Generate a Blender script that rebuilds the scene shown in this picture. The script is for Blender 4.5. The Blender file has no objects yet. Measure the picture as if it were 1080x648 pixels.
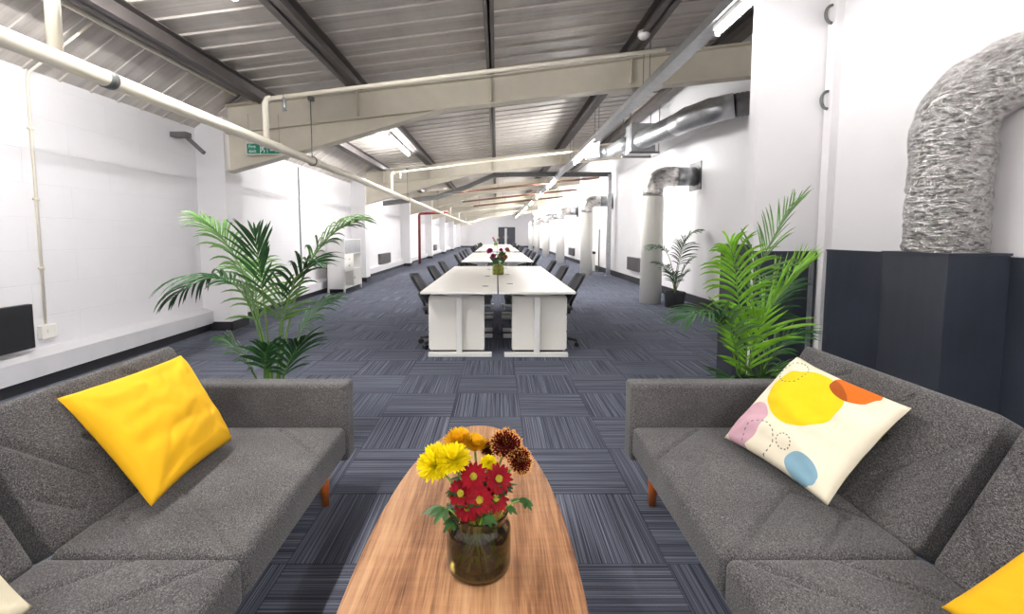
import bpy, bmesh, math, random
from mathutils import Vector, Matrix
S = bpy.context.scene
COL = S.collection
PI = math.pi

# ------------------------------------------------------------------ camera, world, exposure
cd = bpy.data.cameras.new('camera'); cam = bpy.data.objects.new('camera', cd); COL.objects.link(cam)
cam.location = (0, 0, 1.3)
cam.rotation_euler = (PI/2 - math.atan(.08), 0, 0)
cd.sensor_width = 36; cd.lens = 36*500/1080
cd.shift_x = 16/1080; cd.shift_y = -36/1080
cd.clip_start = .02; cd.clip_end = 200
S.camera = cam
w = bpy.data.worlds.new('world'); S.world = w; w.use_nodes = True
w.node_tree.nodes['Background'].inputs[0].default_value = (.9, .95, 1, 1)
w.node_tree.nodes['Background'].inputs[1].default_value = .3
S.view_settings.view_transform = 'Standard'; S.view_settings.look = 'None'
S.view_settings.gamma = 1; S.view_settings.use_curve_mapping = False
S.view_settings.exposure = 1.05
TUBE = 135.0        # radiance of the fluorescent tubes (the room's own lamps)

# ------------------------------------------------------------------ materials
def lin(c):
    return tuple((x/12.92 if x <= .04045 else ((x+.055)/1.055)**2.4) for x in [v/255 for v in c])
class NT:
    def __init__(s, name):
        s.m = bpy.data.materials.new(name); s.m.use_nodes = True
        s.t = s.m.node_tree; s.b = s.t.nodes['Principled BSDF']
    def n(s, typ, **k):
        nd = s.t.nodes.new(typ)
        for a, v in k.items(): setattr(nd, a, v)
        return nd
    def l(s, a, b): s.t.links.new(a, b)
    def math(s, op, a, b=None, clamp=False):
        nd = s.n('ShaderNodeMath', operation=op); nd.use_clamp = clamp
        for i, v in enumerate((a, b)):
            if v is None: continue
            if isinstance(v, (int, float)): nd.inputs[i].default_value = v
            else: s.l(v, nd.inputs[i])
        return nd.outputs[0]
    def mix(s, f, a, b):
        nd = s.n('ShaderNodeMix', data_type='RGBA')
        for i, v in ((0, f), (6, a), (7, b)):
            if isinstance(v, (int, float)): nd.inputs[i].default_value = v
            elif isinstance(v, tuple): nd.inputs[i].default_value = (*v[:3], 1)
            else: s.l(v, nd.inputs[i])
        return nd.outputs[2]
    def coord(s, which='Object', scale=(1, 1, 1)):
        c = s.n('ShaderNodeTexCoord'); mp = s.n('ShaderNodeMapping'); mp.inputs['Scale'].default_value = scale
        s.l(c.outputs[which], mp.inputs[0]); return mp.outputs[0]
    def noise(s, vec, scale, detail=3, rough=.55):
        nd = s.n('ShaderNodeTexNoise'); nd.inputs['Scale'].default_value = scale
        nd.inputs['Detail'].default_value = detail; nd.inputs['Roughness'].default_value = rough
        s.l(vec, nd.inputs['Vector']); return nd.outputs[0]
    def ramp(s, f, stops):
        nd = s.n('ShaderNodeValToRGB'); e = nd.color_ramp.elements
        while len(e) < len(stops): e.new(.5)
        for i, (p, c) in enumerate(stops): e[i].position = p; e[i].color = (*c[:3], 1)
        s.l(f, nd.inputs[0]); return nd.outputs[0]
    def bump(s, h, strength=.3, dist=.01):
        nd = s.n('ShaderNodeBump'); nd.inputs['Strength'].default_value = strength
        nd.inputs['Distance'].default_value = dist; s.l(h, nd.inputs['Height'])
        s.l(nd.outputs[0], s.b.inputs['Normal'])
    def set(s, col=None, rough=None, metal=None, spec=None):
        if col is not None:
            if isinstance(col, tuple): s.b.inputs['Base Color'].default_value = (*col[:3], 1)
            else: s.l(col, s.b.inputs['Base Color'])
        if rough is not None: s.b.inputs['Roughness'].default_value = rough
        if metal is not None: s.b.inputs['Metallic'].default_value = metal
        if spec is not None: s.b.inputs['Specular IOR Level'].default_value = spec
        return s.m
def plain(name, rgb, rough=.5, metal=0, var=.06, scale=6, bump=0, bscale=60, which='Object'):
    t = NT(name); c = lin(rgb); v = t.coord(which)
    n = t.noise(v, scale, 4)
    t.set(t.ramp(n, [(.3, tuple(x*(1-var) for x in c)), (.7, tuple(min(1, x*(1+var)) for x in c))]), rough, metal)
    if bump: t.bump(t.noise(v, bscale, 3), bump, .005)
    return t.m
M = {}
M['wall'] = plain('white_paint', (231, 229, 230), .75, var=.02, scale=1.5, bump=.15, bscale=30)
def m_block():
    t = NT('painted_blockwork'); v = t.n('ShaderNodeTexCoord'); sx = t.n('ShaderNodeSeparateXYZ'); t.l(v.outputs['Object'], sx.inputs[0])
    cb = t.n('ShaderNodeCombineXYZ'); t.l(sx.outputs[1], cb.inputs[0]); t.l(sx.outputs[2], cb.inputs[1])
    br = t.n('ShaderNodeTexBrick'); t.l(cb.outputs[0], br.inputs[0])
    br.inputs['Scale'].default_value = 1; br.inputs['Brick Width'].default_value = .9; br.inputs['Row Height'].default_value = .29
    br.inputs['Mortar Size'].default_value = .006; br.inputs['Mortar Smooth'].default_value = .8
    n = t.noise(v.outputs['Object'], 7, 4)
    h = t.math('ADD', t.math('MULTIPLY', br.outputs['Fac'], -1.0), t.math('MULTIPLY', n, .8))
    t.bump(h, .25, .010)
    c = lin((236, 234, 236))
    n2 = t.noise(v.outputs['Object'], 1.2, 3)
    base = t.ramp(n2, [(.3, tuple(x*.95 for x in c)), (.7, c)])
    return t.set(t.mix(t.math('MULTIPLY', br.outputs['Fac'], .05), base, lin((190, 185, 182))), .6)
M['block'] = m_block()
def m_carpet():
    t = NT('striped_carpet_tiles'); g = t.n('ShaderNodeNewGeometry'); sx = t.n('ShaderNodeSeparateXYZ'); t.l(g.outputs['Position'], sx.inputs[0])
    X = t.math('DIVIDE', t.math('SUBTRACT', sx.outputs[0], .172), .502)
    Y = t.math('DIVIDE', t.math('SUBTRACT', sx.outputs[1], 3.305), .508)
    fx = t.math('FLOOR', X); fy = t.math('FLOOR', Y)
    par = t.math('ABSOLUTE', t.math('MODULO', t.math('ADD', fx, fy), 2))
    inv = t.math('SUBTRACT', 1, par)
    # across coordinate: Y when parity 0, X otherwise
    ac = t.math('ADD', t.math('MULTIPLY', sx.outputs[1], inv), t.math('MULTIPLY', sx.outputs[0], par))
    al = t.math('ADD', t.math('MULTIPLY', sx.outputs[0], inv), t.math('MULTIPLY', sx.outputs[1], par))
    off = t.math('ADD', t.math('MULTIPLY', fx, 7.31), t.math('MULTIPLY', fy, 3.77))
    def vec(a, b, c):
        cb = t.n('ShaderNodeCombineXYZ')
        for i, q in enumerate((a, b, c)):
            if isinstance(q, (int, float)): cb.inputs[i].default_value = q
            else: t.l(q, cb.inputs[i])
        return cb.outputs[0]
    n1 = t.noise(vec(t.math('MULTIPLY', ac, 210), t.math('MULTIPLY', al, .7), off), 1, 1)
    n2 = t.noise(vec(t.math('MULTIPLY', ac, 420), t.math('MULTIPLY', al, 2.5), off), 1, 1)
    n3 = t.noise(vec(t.math('MULTIPLY', ac, 300), t.math('MULTIPLY', al, 300), 0), 1, 2)
    s_ = t.math('ADD', t.math('ADD', t.math('MULTIPLY', n1, .62), t.math('MULTIPLY', n2, .28)), t.math('MULTIPLY', n3, .14))
    rmp = t.ramp(s_, [(.38, lin((26, 27, 33))), (.46, lin((78, 82, 94))), (.56, lin((104, 108, 122))), (.68, lin((152, 156, 168)))])
    tile = t.n('ShaderNodeTexWhiteNoise'); t.l(vec(fx, fy, 0), tile.inputs['Vector'])
    rmp2 = t.mix(t.math('ADD', t.math('MULTIPLY', tile.outputs['Value'], .15), .12), rmp, lin((72, 76, 90)))
    # thin seams
    def seam(q):
        fr = t.math('FRACT', q); return t.math('LESS_THAN', t.math('MINIMUM', fr, t.math('SUBTRACT', 1, fr)), .006)
    sm = t.math('MAXIMUM', seam(X), seam(Y))
    out = t.mix(t.math('MULTIPLY', sm, .5), rmp2, lin((40, 44, 58)))
    t.bump(s_, .6, .006)
    return t.set(out, .95, spec=.1)
M['carpet'] = m_carpet()
def m_roof():
    t = NT('profiled_roof_sheet'); v = t.coord('Object', (1, .25, 1)); n = t.noise(v, 3, 5, .65)
    v2 = t.coord('Object', (.15, 14, 1)); n2 = t.noise(v2, 1, 4, .6)
    f = t.math('ADD', t.math('MULTIPLY', n, .4), t.math('MULTIPLY', n2, .6))
    t.bump(n2, .4, .02)
    return t.set(t.ramp(f, [(.36, lin((176, 168, 161))), (.5, lin((198, 191, 184))), (.66, lin((216, 209, 202)))]), .5, .15)
M['roof'] = m_roof()
M['rib'] = plain('pale_roof_rib', (202, 196, 189), .5, .1, var=.06, scale=4)
M['cream'] = plain('cream_steel_paint', (208, 201, 184), .5, var=.07, scale=3)
M['pipe'] = plain('cream_pipe_paint', (236, 229, 212), .4, var=.03)
M['purlin'] = plain('dark_grey_purlin', (98, 92, 90), .5, .1, var=.15, scale=4)
M['galv'] = plain('galvanised_steel', (176, 178, 180), .35, .75, var=.12, scale=12)
M['galv_dark'] = plain('dull_steel', (112, 112, 112), .5, .5, var=.12, scale=12)
M['white'] = plain('white_laminate', (243, 240, 232), .35, var=.01)
M['ledge'] = plain('shaded_white_paint', (214, 213, 216), .6, var=.03)  # greyer than the wall: shade of the sloping top put into the colour
M['whitemetal'] = plain('white_powdercoat', (240, 239, 236), .4, var=.01)
M['black'] = plain('black_plastic', (24, 24, 27), .45, var=.2)
M['blackmesh'] = plain('dark_mesh_fabric', (44, 44, 50), .7, var=.2, scale=60)
M['skirting'] = plain('black_skirting', (34, 34, 40), .6, var=.15)
M['rust'] = plain('red_oxide_paint', (120, 44, 38), .5, var=.15)
M['brown'] = plain('dull_brown_pipe_paint', (116, 82, 66), .6, var=.15)
M['heater'] = plain('grey_heater', (96, 94, 96), .5, var=.1)
M['pot'] = plain('charcoal_pot', (52, 52, 56), .6, var=.1)
M['soil'] = plain('soil', (50, 36, 26), .95, var=.4, scale=60)
def m_navy():
    t = NT('navy_painted_board'); v = t.coord('Object', (1, 1, .25)); n = t.noise(v, 9, 6, .7); n2 = t.noise(t.coord(), 2, 3)
    f = t.math('ADD', t.math('MULTIPLY', n, .5), t.math('MULTIPLY', n2, .5))
    t.bump(n, .15, .004)
    return t.set(t.ramp(f, [(.3, lin((38, 42, 52))), (.7, lin((56, 62, 74)))]), .5)
M['navy'] = m_navy()
def m_foil(name, crumple=1.0, sc=26):
    t = NT(name); v = t.coord('Object', (1, 1, 2.2)); n = t.noise(v, sc, 5, .65)
    vo = t.n('ShaderNodeTexVoronoi'); vo.inputs['Scale'].default_value = sc*.8; t.l(v, vo.inputs['Vector'])
    h = t.math('ADD', n, t.math('MULTIPLY', vo.outputs['Distance'], .6))
    t.bump(h, 1.0*crumple, .03)
    return t.set(t.ramp(n, [(.34, lin((136, 132, 130))), (.46, lin((200, 197, 194))), (.7, lin((240, 238, 236)))]), .14, 1)  # darker patches in the colour stand in for dark reflections in the crumples
M['foil'] = m_foil('crumpled_foil')
M['foil2'] = m_foil('foil_duct_skin', .15, 9); M['foil2'].node_tree.nodes['Principled BSDF'].inputs['Roughness'].default_value = .36
def m_walnut():
    t = NT('walnut_veneer'); v = t.coord('Object', (14, .55, 1)); d = t.noise(t.coord('Object', (2.5, .6, 1)), 1.2, 3)
    add = t.n('ShaderNodeVectorMath', operation='ADD'); t.l(v, add.inputs[0])
    cb = t.n('ShaderNodeCombineXYZ'); t.l(t.math('MULTIPLY', d, 3.2), cb.inputs[0]); t.l(cb.outputs[0], add.inputs[1])
    n = t.noise(add.outputs[0], 1.1, 6, .6); n2 = t.noise(t.coord('Object', (220, 7, 1)), 1, 3)
    n3 = t.noise(t.coord('Object', (5, 60, 1)), 1, 2)
    f = t.math('ADD', t.math('ADD', t.math('MULTIPLY', n, .58), t.math('MULTIPLY', n2, .34)), t.math('MULTIPLY', n3, .08))
    t.bump(n2, .08, .002)
    return t.set(t.ramp(f, [(.36, lin((96, 60, 38))), (.45, lin((152, 104, 70))), (.54, lin((186, 138, 98))), (.66, lin((208, 164, 124)))]), .38)
M['walnut'] = m_walnut()
M['leg'] = plain('orange_brown_wood', (176, 92, 36), .4, var=.15, scale=20)
def m_fabric():
    t = NT('heathered_grey_fabric'); v = t.coord('Object', (1, 1, 1))
    n = t.noise(t.coord('Object', (1, 2.2, 1.6)), 240, 3, .7); n2 = t.noise(v, 420, 2); n3 = t.noise(v, 3, 2)
    n4 = t.noise(t.coord('Object', (2.6, .7, 1.2)), 190, 2, .6)
    f = t.math('ADD', t.math('ADD', t.math('MULTIPLY', n, .4), t.math('MULTIPLY', n2, .2)), t.math('ADD', t.math('MULTIPLY', n3, .08), t.math('MULTIPLY', n4, .32)))
    t.bump(f, .35, .004)
    t.b.inputs['Sheen Weight'].default_value = .15
    return t.set(t.ramp(f, [(.40, lin((30, 29, 30))), (.5, lin((84, 82, 82))), (.61, lin((150, 147, 147)))]), .95, spec=.1)
M['fabric'] = m_fabric()
M['yellow'] = plain('mustard_cotton', (250, 190, 12), .85, var=.05, scale=3, bump=.1, bscale=300)
M['creamcloth'] = plain('cream_cotton', (240, 230, 200), .85, var=.03, scale=3)
M['olive'] = plain('olive_cotton', (168, 158, 84), .85, var=.05)
M['leaf'] = plain('palm_leaf', (98, 138, 72), .4, var=.4, scale=9)  # lighter green on upper fronds stands in for light through the leaves
M['leaf_bright'] = plain('lit_palm_leaf', (128, 184, 48), .4, var=.4, scale=9)  # brighter green paints the lit look of the right palm's fronds
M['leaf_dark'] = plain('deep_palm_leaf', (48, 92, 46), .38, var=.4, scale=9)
M['stalk'] = plain('palm_stalk', (96, 132, 56), .5, var=.2)
for k in ('leaf', 'leaf_bright', 'leaf_dark'):
    b = M[k].node_tree.nodes['Principled BSDF']; b.inputs['Subsurface Weight'].default_value = 0
M['mum_yellow'] = plain('yellow_petals', (250, 226, 18), .6, var=.12, scale=30)
M['mum_amber'] = plain('amber_petals', (240, 184, 30), .6, var=.2, scale=30)
M['petal_red'] = plain('crimson_petals', (128, 2, 20), .55, var=.35, scale=25)
M['disc'] = plain('flower_centre', (176, 168, 40), .8, var=.3, scale=80)
M['petal_rust'] = plain('dark_russet_petals', (104, 14, 18), .6, var=.35, scale=40)
M['petal_tip'] = plain('buff_petal_tips', (224, 164, 90), .6, var=.2, scale=40)
M['pink'] = plain('pink_petals', (190, 60, 130), .6, var=.25, scale=30)
M['peach'] = plain('peach_petals', (214, 150, 120), .6, var=.25, scale=30)
M['stem'] = plain('flower_stem', (132, 164, 62), .5, var=.2)
M['green_leaf'] = plain('flower_leaf', (44, 84, 34), .5, var=.3, scale=20)
M['sign'] = plain('green_sign_face', (0, 118, 92), .4, var=.02)
M['signwhite'] = plain('white_sign_print', (240, 246, 242), .4, var=.01)
M['label'] = plain('yellow_label', (232, 214, 40), .5, var=.03)
M['door'] = plain('dark_door', (64, 66, 74), .5, var=.1)
def m_tube(name='lit_tube', TUBE=TUBE):
    t = NT(name); e = t.b.inputs; e['Emission Color'].default_value = (1, .985, .975, 1); e['Emission Strength'].default_value = TUBE
    return t.set((1, 1, 1), .4)
M['tube'] = m_tube(); M['tube_near'] = m_tube('lit_tube_dimmed', 17.0); M['tube_far'] = m_tube('lit_tube_bright', 150.0)
def m_glass(name, col, ior=1.48, rough=0):
    t = NT(name); t.b.inputs['Transmission Weight'].default_value = 1; t.b.inputs['IOR'].default_value = ior
    return t.set(col, rough)
M['vase'] = m_glass('smoky_olive_glass', lin((172, 158, 104)))
M['vase2'] = m_glass('green_tinted_glass', lin((186, 190, 120)))
M['water'] = m_glass('water', lin((240, 238, 220)), 1.33)
def m_print():
    t = NT('printed_circles_cotton'); uv = t.n('ShaderNodeUVMap'); sx = t.n('ShaderNodeSeparateXYZ'); t.l(uv.outputs[0], sx.inputs[0])
    U, V = sx.outputs[0], sx.outputs[1]
    def dist(u, v, su=1, sv=1):
        a = t.math('DIVIDE', t.math('SUBTRACT', U, u), su); b = t.math('DIVIDE', t.math('SUBTRACT', V, v), sv)
        return t.math('SQRT', t.math('ADD', t.math('MULTIPLY', a, a), t.math('MULTIPLY', b, b))), a, b
    def disc(u, v, r, su=1, sv=1): return t.math('LESS_THAN', dist(u, v, su, sv)[0], r)
    def dots(u, v, r, N, su=1, sv=1):
        d, a, b = dist(u, v, su, sv)
        ring = t.math('LESS_THAN', t.math('ABSOLUTE', t.math('SUBTRACT', d, r)), .0045)
        an = t.math('SINE', t.math('MULTIPLY', t.math('ARCTAN2', a, b), N))
        return t.math('MULTIPLY', ring, t.math('GREATER_THAN', an, 0))
    c = t.mix(0.0, lin((246, 236, 210)), lin((246, 236, 210)))
    c = t.mix(disc(.44, .64, .29, 1.1, 1), c, lin((250, 214, 6)))
    o = disc(.70, .92, .135, 1.3, 1); c = t.mix(o, c, lin((232, 112, 12)))
    both = t.math('MULTIPLY', o, disc(.44, .64, .31, 1.1, 1)); c = t.mix(both, c, lin((178, 84, 8)))
    c = t.mix(disc(.15, .2, .19, .85, 1.2), c, lin((216, 172, 184)))
    c = t.mix(disc(.77, .10, .115, 1.2, .9), c, lin((138, 178, 196)))
    for q in ((.18, .82, .13, 20, 1, 1), (.57, .2, .06, 13, 1, 1), (.34, .12, .15, 20, 1, 1)):
        c = t.mix(dots(*q), c, lin((110, 100, 96)))
    return t.set(c, .85)
M['print'] = m_print()

for k in ('petal_red', 'petal_rust', 'petal_tip', 'mum_yellow', 'mum_amber', 'pink', 'peach'):
    M[k].node_tree.nodes['Principled BSDF'].inputs['Specular IOR Level'].default_value = .12
# ------------------------------------------------------------------ mesh helpers
def tag(o, label=None, cat=None, group=None, kind=None):
    if label: o['label'] = label
    if cat: o['category'] = cat
    if group: o['group'] = group
    if kind: o['kind'] = kind
    return o
def obj(name, bm, mat, parent=None, loc=None, smooth=False, bevel=0, seg=2, label=None):
    bmesh.ops.recalc_face_normals(bm, faces=bm.faces)
    me = bpy.data.meshes.new(name); bm.to_mesh(me); bm.free()
    mats = mat if isinstance(mat, (list, tuple)) else [mat]
    for m in mats: me.materials.append(m)
    if smooth:
        for p in me.polygons: p.use_smooth = True
    o = bpy.data.objects.new(name, me); COL.objects.link(o)
    if parent: o.parent = parent
    if loc: o.location = loc
    if bevel:
        b = o.modifiers.new('bevel', 'BEVEL'); b.width = bevel; b.segments = seg; b.limit_method = 'ANGLE'; b.angle_limit = .6
    if label: o['label'] = label
    return o
def empty(name, loc, label, cat, group=None, rz=0):
    o = bpy.data.objects.new(name, None); COL.objects.link(o); o.location = loc; o.rotation_euler = (0, 0, rz); o.empty_display_size = .1
    return tag(o, label, cat, group)
def BM(): return bmesh.new()
def box(bm, x0, x1, y0, y1, z0, z1, rot=None, mi=0):
    r = bmesh.ops.create_cube(bm, size=1)
    c = Vector(((x0+x1)/2, (y0+y1)/2, (z0+z1)/2))
    for v in r['verts']:
        p = Vector((v.co.x*(x1-x0), v.co.y*(y1-y0), v.co.z*(z1-z0)))
        if rot: p = rot @ p
        v.co = p + c
    for f in {f for v in r['verts'] for f in v.link_faces}: f.material_index = mi
    return r['verts']
def tube(bm, pts, rad, n=12, cap=True, mi=0, up=None):
    pts = [Vector(p) for p in pts]; R = rad if isinstance(rad, (list, tuple)) else [rad]*len(pts)
    rings = []; prev = None
    for i, p in enumerate(pts):
        t = (pts[min(i+1, len(pts)-1)] - pts[max(i-1, 0)]).normalized()
        if prev is None:
            a = Vector((0, 0, 1)) if abs(t.z) < .9 else Vector((1, 0, 0))
            x = t.cross(a).normalized()
        else: x = (prev - t*prev.dot(t)).normalized()
        prev = x; y = t.cross(x)
        rings.append([bm.verts.new(p + (x*math.cos(k*2*PI/n) + y*math.sin(k*2*PI/n))*R[i]) for k in range(n)])
    fs = []
    for a, b in zip(rings, rings[1:]):
        for k in range(n): fs.append(bm.faces.new((a[k], a[(k+1) % n], b[(k+1) % n], b[k])))
    if cap: fs.append(bm.faces.new(rings[0][::-1])); fs.append(bm.faces.new(rings[-1]))
    for f in fs: f.material_index = mi
    return rings
def lathe(bm, prof, n=32, c=(0, 0, 0), mi=0):
    rings = []
    for r, z in prof:
        if r < 1e-6: rings.append([bm.verts.new((c[0], c[1], c[2]+z))])
        else: rings.append([bm.verts.new((c[0]+r*math.cos(k*2*PI/n), c[1]+r*math.sin(k*2*PI/n), c[2]+z)) for k in range(n)])
    for a, b in zip(rings, rings[1:]):
        for k in range(n):
            k2 = (k+1) % n
            if len(a) == 1 and len(b) == 1: continue
            if len(a) == 1: f = bm.faces.new((a[0], b[k2], b[k]))
            elif len(b) == 1: f = bm.faces.new((a[k], a[k2], b[0]))
            else: f = bm.faces.new((a[k], a[k2], b[k2], b[k]))
            f.material_index = mi
def prism(bm, poly, axis, a, b, mi=0):
    """extrude a 2D polygon along axis from a to b; 'y': poly=(x,z); 'x': poly=(y,z); 'z': poly=(x,y)"""
    def mk(p, t): return {'y': (p[0], t, p[1]), 'x': (t, p[0], p[1]), 'z': (p[0], p[1], t)}[axis]
    A = [bm.verts.new(mk(p, a)) for p in poly]; B = [bm.verts.new(mk(p, b)) for p in poly]; n = len(poly)
    fs = [bm.faces.new(A[::-1]), bm.faces.new(B)] + [bm.faces.new((A[i], A[(i+1) % n], B[(i+1) % n], B[i])) for i in range(n)]
    for f in fs: f.material_index = mi
def bez(p0, p1, p2, n):
    p0, p1, p2 = map(Vector, (p0, p1, p2))
    return [(1-t)**2*p0 + 2*t*(1-t)*p1 + t*t*p2 for t in [i/n for i in range(n+1)]]
def arc3(c, r, a0, a1, n, ux, uz):
    c, ux, uz = Vector(c), Vector(ux), Vector(uz)
    return [c + ux*r*math.cos(a0+(a1-a0)*i/n) + uz*r*math.sin(a0+(a1-a0)*i/n) for i in range(n+1)]
def copy_tree(o, parent=None):
    c = o.copy(); COL.objects.link(c)
    if parent: c.parent = parent
    for ch in o.children: copy_tree(ch, c)
    return c
ORD = ['first', 'second', 'third', 'fourth', 'fifth', 'sixth', 'seventh', 'eighth', 'ninth', 'tenth']

# ------------------------------------------------------------------ the room
YB, YE = -4.0, 50.2
def roof_z(x): return 3.62 + .122*x
def struct(name, bm, mat, label, cat, **k):
    return tag(obj(name, bm, mat, **k), label, cat, kind='structure')
b = BM(); box(b, -4.3, 4.2, YB-.2, YE+.2, -.12, 0)
struct('floor', b, M['carpet'], 'blue-grey striped carpet tile floor laid chequerwise', 'floor')
b = BM(); box(b, -4.25, -4.0, YB-.2, YE+.2, 0, 2.72)
struct('wall_left', b, M['block'], 'long white painted blockwork wall on the left', 'wall')
b = BM(); box(b, 3.75, 4.0, 4.16, YE+.2, 0, 3.24)
struct('wall_right', b, M['wall'], 'long white wall behind the round ducts on the right', 'wall')
b = BM(); prism(b, [(-4.25, 0), (4.0, 0), (4.0, 3.3), (3.35, 4.1), (-3.3, 3.3), (-4.25, 2.6)], 'y', YE, YE+.2)
struct('wall_end', b, M['wall'], 'bright white gable wall at the far end of the office', 'wall')
b = BM(); prism(b, [(-4.25, 0), (3.0, 0), (3.0, 3.98), (-3.3, 3.24), (-4.25, 2.6)], 'y', YB-.2, YB)
struct('wall_back', b, M['wall'], 'white wall behind the viewer', 'wall')
b = BM(); prism(b, [(YB-.2, 0), (4.0, 0), (4.0, 4.02), (YB-.2, 4.02)], 'x', 2.75, 3.0)
struct('wall_right_near', b, M['wall'], 'near white wall above the navy panelling', 'wall')
b = BM(); prism(b, [(2.16, 0), (4.0, 0), (4.0, 4.05), (2.16, 3.86)], 'y', 4.0, 4.15)
struct('wall_nib', b, M['wall'], 'white wall return facing the room beside the right palm', 'wall')
# profiled ceiling sheets: ribs run across the room
def sheet(prof_pts, name, label, rw=.03, rd=.018):
    b = BM(); P = .335; ys = []
    y = YB-.2
    while y < YE+.2:
        ys += [(y, 0), (y+.29-rw, 0), (y+.295-rw, -rd), (y+.3, -rd), (y+.305, 0)]; y += P
    rows = []
    for (y, dz) in ys:
        rows.append([b.verts.new((x, y, z+dz)) for x, z in prof_pts])
    for q, (r0, r1) in enumerate(zip(rows, rows[1:])):
        for i in range(len(prof_pts)-1): b.faces.new((r0[i], r1[i], r1[i+1], r0[i+1])).material_index = 1 if q % 5 in (1, 2, 3) else 0
    top0 = [b.verts.new((x, YB-.2, z+.1)) for x, z in prof_pts]; top1 = [b.verts.new((x, YE+.2, z+.1)) for x, z in prof_pts]
    for i in range(len(prof_pts)-1): b.faces.new((top0[i], top0[i+1], top1[i+1], top1[i]))
    struct(name, b, [M['roof'], M['rib']], label, 'ceiling')
sheet([(-3.3, roof_z(-3.3)), (0, roof_z(0)), (3.4, roof_z(3.4))], 'ceiling', 'grey profiled metal roof sheeting rising to the right')
sheet([(-4.15, 2.60), (-3.3, 3.215)], 'ceiling_eaves_left', 'steep ribbed strip of roof sheeting above the left wall', .02, .012)
b = BM(); prism(b, [(3.75, 3.2), (3.95, 3.2), (3.6, 4.1), (3.36, 4.03)], 'y', 4.16, YE+.2)
struct('ceiling_soffit_right', b, M['wall'], 'sloping white soffit above the right wall', 'ceiling')

FR = [6.4 + 6.7*i for i in range(7)]
for i, y in enumerate(FR):
    b = BM(); box(b, -4.0, -3.62, y-.0, y+.42, 0, 2.86)
    struct('wall_pillar', b, M['wall'], f'white square pillar against the left wall, {ORD[i]} from the sofas', 'pillar')
    b = BM()
    # haunched I-section beam across the room
    tops = [(-3.6, 3.02), (0, 3.41), (3.45, 3.84)]
    bot = [(3.45, 3.42), (2.46, 3.32), (1.4, 3.22), (0, 3.06), (-.71, 2.98), (-1.93, 2.62), (-3.6, 2.16)]
    prism(b, tops + bot, 'y', y+.09, y+.105)
    for seq, w2 in ((tops, .11), (bot, .11)):
        for (xa, za), (xb, zb) in zip(seq, seq[1:]):
            if xb < xa: xa, za, xb, zb = xb, zb, xa, za
            prism(b, [(xa, za), (xb, zb), (xb, zb-.022), (xa, za-.022)], 'y', y+.0, y+.2)
    # seam of the original section running above the haunch
    prism(b, [(-3.6, 2.67), (-.71, 2.985), (-.71, 2.965), (-3.6, 2.645)], 'y', y+.02, y+.175)
    for xs in (-3.1, -1.85, -.08, 1.77):
        zt = 3.41+.11*xs if xs < 0 else 3.41+.125*xs
        box(b, xs-.006, xs+.006, y+.01, y+.19, zt-.33, zt-.02)
    struct('roof_beam', b, M['cream'], f'cream painted steel beam with a deep left haunch, {ORD[i]} from the sofas', 'beam')
# purlins running down the room
for xs, lab in ((-3.12, 'dark steel purlin nearest the left wall'), (-1.85, 'dark steel purlin left of the middle, beside the left lamps'), (-.08, 'dark steel purlin down the middle of the roof'), (1.77, 'dark steel purlin above the long lamp tray'), (3.1, 'dark steel purlin nearest the right wall')):
    b = BM(); zt = roof_z(xs)-.03; zb = zt-.165
    ww = .085 if xs != -.08 else .05
    box(b, xs-ww, xs+ww, YB, YE, zb, zb+.012); box(b, xs-.012, xs+.012, YB, YE, zb, zt); box(b, xs-ww, xs+ww, YB, YE, zt-.012, zt)
    struct('purlin', b, M['purlin'], lab, 'beam')
# skirtings
for i, y in enumerate([YB] + [v+.42 for v in FR]):
    y1 = FR[i] if i < 7 else YE
    b = BM(); box(b, -4.0, -3.9, y, y1, 0, .105)
    struct('baseboard_left', b, M['skirting'], f'black skirting under the left ledge, {ORD[i]} bay from the sofas', 'baseboard')
    b = BM(); prism(b, [(-4.0, .105), (-3.86, .105), (-3.86, .265), (-4.0, .31)], 'y', y, y1)
    struct('trim_ledge', b, M['ledge'], f'white boxed ledge along the foot of the left wall, {ORD[i]} bay from the sofas', 'ledge')
for i, y in enumerate(FR):
    b = BM(); box(b, -3.63, -3.605, y-.015, y+.43, 0, .12); box(b, -4.0, -3.605, y-.02, y, 0, .12)
    struct('baseboard_pillar', b, M['skirting'], f'black skirting wrapped round the {ORD[i]} left pillar', 'baseboard')
b = BM(); box(b, 3.72, 3.75, 4.2, YE, 0, .16)
struct('baseboard_right', b, M['skirting'], 'black skirting along the right wall', 'baseboard')
b = BM(); box(b, -4, 3.75, YE-.03, YE, 0, .16)
struct('baseboard_end', b, M['skirting'], 'black skirting along the far gable wall', 'baseboard')

# navy panelling on the near right
b = BM(); box(b, 2.715, 2.75, YB, 3.93, 0, 1.17); box(b, 2.705, 2.75, YB, 3.93, 1.17, 1.182)
struct('trim_dado_near', b, M['navy'], 'navy painted panelling along the near right wall', 'panelling')
b = BM(); box(b, 2.17, 2.68, 3.965, 4.0, 0, 1.165)
struct('trim_dado_return', b, M['navy'], 'navy painted panelling on the wall return behind the right palm', 'panelling')
b = BM(); box(b, 2.03, 2.16, 4.02, 4.3, 0, 1.22)
struct('trim_dado_end', b, M['navy'], 'narrow navy box closing the left end of the wall return', 'panelling')
b = BM(); box(b, 2.685, 2.775, 3.9, 3.99, 0, 3.9)
struct('trim_corner', b, M['wall'], 'tall white corner board between the wall return and near wall', 'trim', bevel=.004)
b = BM(); box(b, 2.615, 2.645, 3.945, 3.965, 0, 1.165)
struct('trim_strip', b, M['galv'], 'thin pale metal strip on the navy wall return', 'trim')
ob = empty('duct_box', (2.38, 2.5, 0), 'navy painted boxing standing against the near right wall under the foil duct', 'boxing')
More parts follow.
